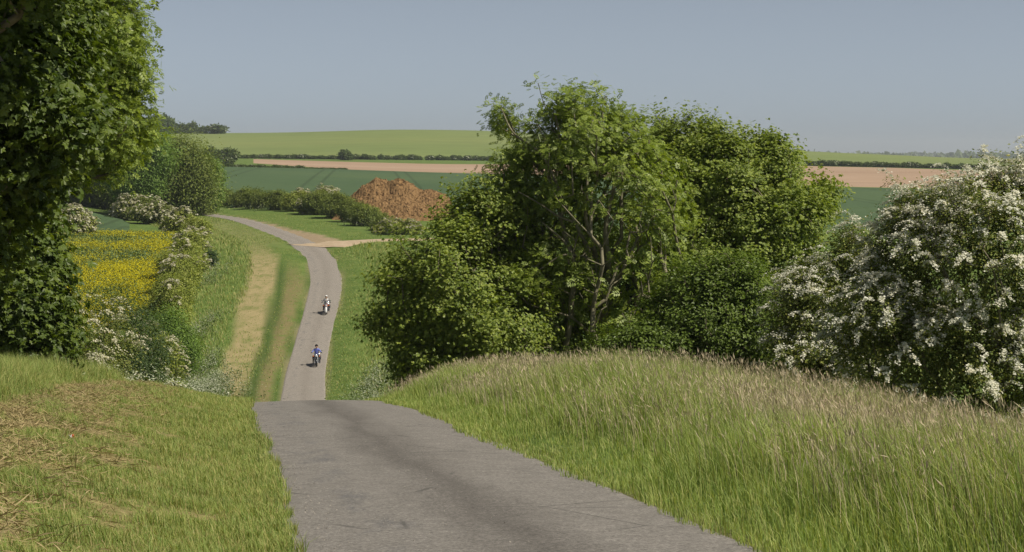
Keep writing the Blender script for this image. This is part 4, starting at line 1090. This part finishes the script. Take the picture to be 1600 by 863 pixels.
def motorcycle(px, Y, side, label, paint, mudguard, fork_m, screen):
    x = x_road(Y) + side; x = float(x)
    root = empty("motorcycle", (x, Y, G(x, Y) - .03 * abs(side / 1.45) ** 2))
    head = math.atan2(float(x_road(Y + 1) - x_road(Y - 1)), 2)
    slope = math.atan2(G(x, Y + 1) - G(x, Y - 1), 2)
    root.rotation_euler = (slope, 0, -head)
    tag(root, label, "motorcycle")
    B = lambda n, g, m, p=root, sm=True: g.build(n, m, p, smooth=sm)
    for yy, w in ((-.84, .055), (.78, .075)):
        wh = B("wheel", ring(ring(Geo(), (0, yy, .33), .20, .012), (0, yy, .33), .05, .03), M['engine'])
        B("tyre", ring(Geo(), (0, yy, .33), .33 - w * .85, w * .85, m=10, flat=.95), M['tyre'], wh)
        g = ring(Geo(), (0, yy, .33), .245, .022, m=8)
        for k in range(10):
            a = k * math.pi / 5
            tube(g, [(.0, yy + .04 * math.cos(a), .33 + .04 * math.sin(a)), (0, yy + .24 * math.cos(a), .33 + .24 * math.sin(a))], .006, 4)
        B("rim", g, M['chrome'], wh)
    g = ring(Geo(), (0, -.84, .33), .36, .075, n=18, a0=math.radians(20), a1=math.radians(185), flat=1.0); B("front_mudguard", g, mudguard)
    g = ring(Geo(), (0, .78, .33), .37, .095, n=18, a0=math.radians(-10), a1=math.radians(170), flat=1.0); B("rear_mudguard", g, M[paint])
    for sx in (-1, 1):
        B("fork", tube_g([(sx * .11, -.84, .33), (sx * .105, -.62, .72), (sx * .10, -.46, 1.0)], [.034, .032, .026]), fork_m)
    lamp = B("headlight", ell(Geo(), (0, -.63, .88), (.105, .10, .105)), M['chrome'])
    B("lens", ell(Geo(), (0, -.69, .88), (.092, .05, .092)), M['glassl'], lamp)
    for sx in (-1, 1):
        B("indicator", ell(Geo(), (sx * .25, -.58, .86), (.055, .05, .045)), M['amber'])
    bar = tube_g([(-.44, -.16, 1.07), (-.36, -.24, 1.10), (-.14, -.42, 1.06), (0, -.45, 1.03), (.14, -.42, 1.06), (.36, -.24, 1.10), (.44, -.16, 1.07)], .015)
    hb = B("handlebar", bar, M['chrome'])
    for sx in (-1, 1):
        B("grip", tube_g([(sx * .37, -.23, 1.098), (sx * .46, -.14, 1.065)], .021), M['tyre'], hb)
        mir = B("mirror", ell(tube_g([(sx * .33, -.27, 1.1), (sx * .41, -.31, 1.25)], .007), (sx * .43, -.30, 1.29), (.075, .015, .05)), M['chrome'])
    if screen:
        g = Geo(); u = np.linspace(-1, 1, 9); v = np.linspace(0, 1, 6)
        U, W = np.meshgrid(u, v, indexing='ij')
        P = np.stack([U * .24 * (1 - .25 * W), -.66 + .22 * W + .10 * U * U, 1.0 + .33 * W - .04 * U * U * W], -1)
        i = np.arange(54).reshape(9, 6); F = np.stack([i[:-1, :-1], i[1:, :-1], i[1:, 1:], i[:-1, 1:]], -1).reshape(-1, 4)
        o = B("windscreen", g.add(P, F), M['screen']); so = o.modifiers.new("thick", 'SOLIDIFY'); so.thickness = .006
    B("fuel_tank", ell(ell(Geo(), (0, -.16, .82), (.17, .31, .13)), (0, .05, .79), (.12, .2, .09)), M[paint])
    B("seat", ell(ell(Geo(), (0, .30, .74), (.16, .24, .075)), (0, .66, .80), (.13, .22, .07)), M['leather'])
    g = bxx(Geo(), (0, -.02, .42), (.14, .22, .16))
    for sy in (-1, 1):
        tube(g, [(0, sy * .05, .5), (0, sy * .17, .74)], .085, 10)
        for k in range(4): tube(g, [(0, sy * (.08 + .025 * k), .55 + .05 * k), (0, sy * (.085 + .025 * k), .565 + .05 * k)], .105, 10)
    ell(g, (.15, .02, .42), (.05, .13, .13)); ell(g, (-.15, .02, .42), (.05, .13, .13)); ell(g, (.19, -.02, .62), (.06, .10, .10))
    B("engine", g, M['engine'])
    g = tube_g([(0, -.47, .98), (0, -.40, .55), (0, -.33, .25), (0, .3, .24), (0, .42, .6), (0, .1, .68), (0, -.42, .9)], .022)
    for sx in (-1, 1): tube(g, [(sx * .09, .3, .26), (sx * .11, .78, .33)], .024, 6)
    B("frame", g, M['black'])
    g = tube_g([(.16, -.18, .52), (.2, -.26, .34), (.2, .0, .24), (.2, .4, .24), (.2, .95, .30)], [.024, .026, .03, .045, .05], 8)
    tube(g, [(.16, .18, .52), (.22, .25, .40), (.21, .5, .36), (.21, 1.0, .40)], [.024, .03, .045, .045], 8)
    B("exhaust_pipe", g, M['chrome'])
    for sx in (-1, 1):
        B("pannier", bxx(Geo(), (sx * .26, .68, .58), (.10, .24, .15), bev=.35), M['leather'])
        B("footboard", bxx(Geo(), (sx * .27, -.26, .27), (.06, .16, .015)), M['engine'])
    B("crash_bar", tube_g([(0, -.42, .72), (-.30, -.40, .60), (-.33, -.36, .38), (-.1, -.33, .26), (.1, -.33, .26), (.33, -.36, .38), (.30, -.40, .60), (0, -.42, .72)], .016), M['chrome'])
    B("tail_light", ell(Geo(), (0, 1.13, .62), (.06, .03, .04)), M['redp'])
    g = bxx(Geo(), (0, -.50, .72), (.16, .05, .06)); B("fork_shroud", g, M[paint])
    return root
def tube_g(p, r, s=8):
    g = Geo(); tube(g, p, r, s); return g
def screen_mat():
    m, nt, out = newmat("tinted_screen")
    a = N(nt, "ShaderNodeBsdfTransparent"); a.inputs[0].default_value = (.75, .78, .8, 1)
    b = N(nt, "ShaderNodeBsdfGlossy", Roughness=.05); x = N(nt, "ShaderNodeMixShader"); x.inputs[0].default_value = .18
    nt.links.new(a.outputs[0], x.inputs[1]); nt.links.new(b.outputs[0], x.inputs[2]); nt.links.new(x.outputs[0], out.inputs[0])
    return m
M['screen'] = screen_mat()

def skin_mesh(vs, es, rs, levels=1):
    me = bpy.data.meshes.new("skeleton"); me.from_pydata(vs, es, []); me.update()
    o = bpy.data.objects.new("skeleton", me); COL.objects.link(o)
    sk = o.modifiers.new("skin", 'SKIN'); sk.use_smooth_shade = True
    for k, r in enumerate(rs):
        d = me.skin_vertices[0].data[k]; d.radius = (r, r) if not isinstance(r, tuple) else r
        d.use_root = (k == 0)
    su = o.modifiers.new("sub", 'SUBSURF'); su.levels = levels; su.render_levels = levels
    dg = bpy.context.evaluated_depsgraph_get(); dg.update()
    ev = o.evaluated_get(dg); em = ev.to_mesh()
    V = np.empty(len(em.vertices) * 3); em.vertices.foreach_get("co", V)
    F = [tuple(p.vertices) for p in em.polygons]
    ev.to_mesh_clear(); bpy.data.objects.remove(o); bpy.data.meshes.remove(me)
    return V.reshape(-1, 3), F

def rider(bike, label, jacket, sleeve, helmet_m, openface):
    vs = [(0, .31, .84), (0, .28, 1.02), (0, .23, 1.24), (0, .20, 1.39), (0, .17, 1.47), (0, .155, 1.55), (0, .155, 1.65)]
    rs = [(.16, .13), (.155, .12), (.18, .125), (.07, .07), (.058, .058), (.085, .09), (.08, .09)]
    es = [(k, k + 1) for k in range(6)]
    hands = []
    for sx in (-1, 1):
        b = len(vs)
        vs += [(sx * .19, .22, 1.33), (sx * .33, .10, 1.16), (sx * .40, -.10, 1.10), (sx * .415, -.17, 1.105)]; rs += [.075, .055, .04, .036]
        es += [(2, b), (b, b + 1), (b + 1, b + 2), (b + 2, b + 3)]
        hands.append((sx, np.array(vs[b + 3])))
        b = len(vs)
        vs += [(sx * .12, .22, .82), (sx * .26, -.14, .74), (sx * .27, -.16, .38), (sx * .27, -.36, .315)]; rs += [.10, .07, .052, .042]
        es += [(0, b), (b, b + 1), (b + 1, b + 2), (b + 2, b + 3)]
    V, F = skin_mesh(vs, es, rs)
    g = Geo(); F4 = np.array([f for f in F if len(f) == 4]); F3 = [f for f in F if len(f) == 3]
    cen = V[F4].mean(1)
    m = np.full(len(F4), 0)
    arm = (np.abs(cen[:, 0]) > .21) & (cen[:, 2] > .95); hand = (np.abs(cen[:, 0]) > .37) & (cen[:, 1] < -.11) & (cen[:, 2] > .95)
    leg = (cen[:, 2] < .90); foot = (cen[:, 2] < .40); face = cen[:, 2] > 1.435
    m[arm] = 1; m[leg] = 2; m[foot] = 4; m[hand] = 4; m[face] = 3
    g.v.append(V.astype(np.float32)); g.n = len(V)
    for k in range(5):
        if (m == k).any(): g.f.append((F4[m == k], k))
    if F3: g.f.append((np.array(F3), 0))
    for sx, p in hands:   # four fingers curled round the grip and a thumb below it
        for k in range(4):
            q = p + np.array([sx * (-.028 + .02 * k), -.015 - .0 * k, .012])
            L = (.9, 1.0, .95, .75)[k]
            tube(g, [q + np.array([0, .02, .012]), q + np.array([0, -.025 * L, .018]), q + np.array([0, -.05 * L, -.005]), q + np.array([0, -.045 * L, -.035]), q + np.array([0, -.02, -.045])], [.0095, .009, .0085, .008, .006], 6, 4)
        tube(g, [p + np.array([-sx * .03, .01, -.01]), p + np.array([-sx * .055, -.01, -.025]), p + np.array([-sx * .045, -.035, -.035])], [.012, .010, .007], 6, 4)
    # face
    ell(g, (0, .155 - .097, 1.565), (.016, .02, .026), 3, 8, 6)
    for sx in (-1, 1):
        ell(g, (sx * .034, .155 - .083, 1.592), (.014, .008, .009), 5, 8, 6); ell(g, (sx * .088, .165, 1.57), (.012, .022, .032), 3, 8, 6)
    ell(g, (0, .155 - .086, 1.522), (.026, .008, .008), 6, 8, 6)
    root = g.build("person", [M[jacket], M[sleeve], M['jeans'], M['skin'], M['leather'], M['eye'], M['lip']], smooth=True)
    root.location = bike.location; root.rotation_euler = bike.rotation_euler
    tag(root, label, "person")
    # helmet: a shell open at the face
    th = np.linspace(0, 2 * math.pi, 20, endpoint=False); ph = np.linspace(.05, 2.05, 10)
    T, P = np.meshgrid(th, ph, indexing='ij')
    v = np.stack([np.sin(P) * np.cos(T) * .128, np.sin(P) * np.sin(T) * .145, np.cos(P) * .135], -1) + np.array([0, .165, 1.625])
    frontness = -np.sin(T); cut = 1.28 if openface else 1.45
    keep = ~((frontness > .35) & (P > cut))
    i = np.arange(200).reshape(20, 10); j = np.roll(i, -1, 0); kq = keep & np.roll(keep, -1, 0)
    F = np.stack([i[:, :-1], i[:, 1:], j[:, 1:], j[:, :-1]], -1)[(kq[:, :-1] & kq[:, 1:])]
    h = Geo().add(v.reshape(-1, 3), F).build("helmet", M[helmet_m], root, smooth=True)
    so = h.modifiers.new("thick", 'SOLIDIFY'); so.thickness = .02; so.offset = -1
    return root
b1 = motorcycle(493, 158, .80, "black cruiser motorcycle with round headlight, the lower of the two on the lane", 'black', M['black'], M['chrome'], False)
rider(b1, "person in a bright blue jacket and dark open helmet riding the lower motorcycle", 'bluec', 'bluec', 'black', True)
b2 = motorcycle(508, 186, .62, "motorcycle with white mudguard and orange red panels, farther up the lane", 'redp', M['whitep'], M['chrome'], True)
rider(b2, "person in a pale jacket and white helmet riding the farther motorcycle", 'greyc', 'darkc', 'whitep', True)

# loose chippings on the lane, thickest along its edges
r_ = np.random.default_rng(95); n = 1100
Yg = 9 * (46 / 9) ** r_.random(n); lg = np.where(r_.random(n) < .7, r_.choice([-1, 1], n) * (1.28 - np.abs(r_.normal(size=n)) * .10), r_.uniform(-1.2, 1.2, n))
Xg = x_road(Yg) + lg
Pg = np.stack([Xg, Yg, ground(x_road(Yg), Yg) - .03 * (lg / 1.38) ** 2 + .004], -1)
tet = (np.array([(-.5, -.4, -.2), (.5, -.3, -.2), (.1, .5, -.2), (0, 0, .4)]), [(0, 2, 1), (0, 1, 3), (1, 2, 3), (2, 0, 3)])
g = Geo(); stamp(g, tet, Pg, r_.normal(size=Pg.shape) * .3 + np.array([0, 0, 1]), r_.uniform(.006, .017, n), 0, r=r_)
tag(g.build("gravel", plain("chippings", (.27, .25, .22), .9, var=.3, scale=3)), "loose stone chippings along the lane", "gravel", kind="stuff")

# a scrap of litter in the mown grass
lx, ly = X_at(107, 18.5), 18.5
u = np.linspace(-1, 1, 7); U, W = np.meshgrid(u, u, indexing='ij')
P = np.stack([U * .024, W * .013, .013 * np.sin(U * 3 + W * 2) + .008 * np.cos(W * 5)], -1)
i = np.arange(49).reshape(7, 7); F = np.stack([i[:-1, :-1], i[1:, :-1], i[1:, 1:], i[:-1, 1:]], -1).reshape(-1, 4)
o = Geo().add(P, F[:18]).add(P, F[18:], 1).build("paper_scrap", [M['whitep'], M['redp']])
o.location = (lx, ly, G(lx, ly) + .09); so = o.modifiers.new("thick", 'SOLIDIFY'); so.thickness = .002
tag(o, "crumpled red and white paper scrap lying in the mown grass", "litter")

# ------------------------------------------------------------------ air
def haze():
    x, y0, y1, z0, z1 = 6600.0, -60.0, 9400.0, -30.0, 62.0
    v = [(-x, y0, z0), (x, y0, z0), (x, y1, z0), (-x, y1, z0), (-x, y0, z1), (x, y0, z1), (x, y1, z1), (-x, y1, z1)]
    f = [(3, 2, 1, 0), (4, 5, 6, 7), (0, 1, 5, 4), (1, 2, 6, 5), (2, 3, 7, 6), (3, 0, 4, 7)]
    m, nt, out = newmat("haze")
    vol = nt.nodes.new("ShaderNodeVolumePrincipled"); vol.inputs["Color"].default_value = (.86, .93, 1.0, 1)
    vol.inputs["Density"].default_value = HAZE; vol.inputs["Anisotropy"].default_value = .2
    nt.links.new(vol.outputs[0], out.inputs["Volume"])
    tag(Geo().add(np.array(v), np.array(f)).build("haze", m), "thin pale haze over the countryside", "haze", kind="stuff")
HAZE = 0.00010
haze()
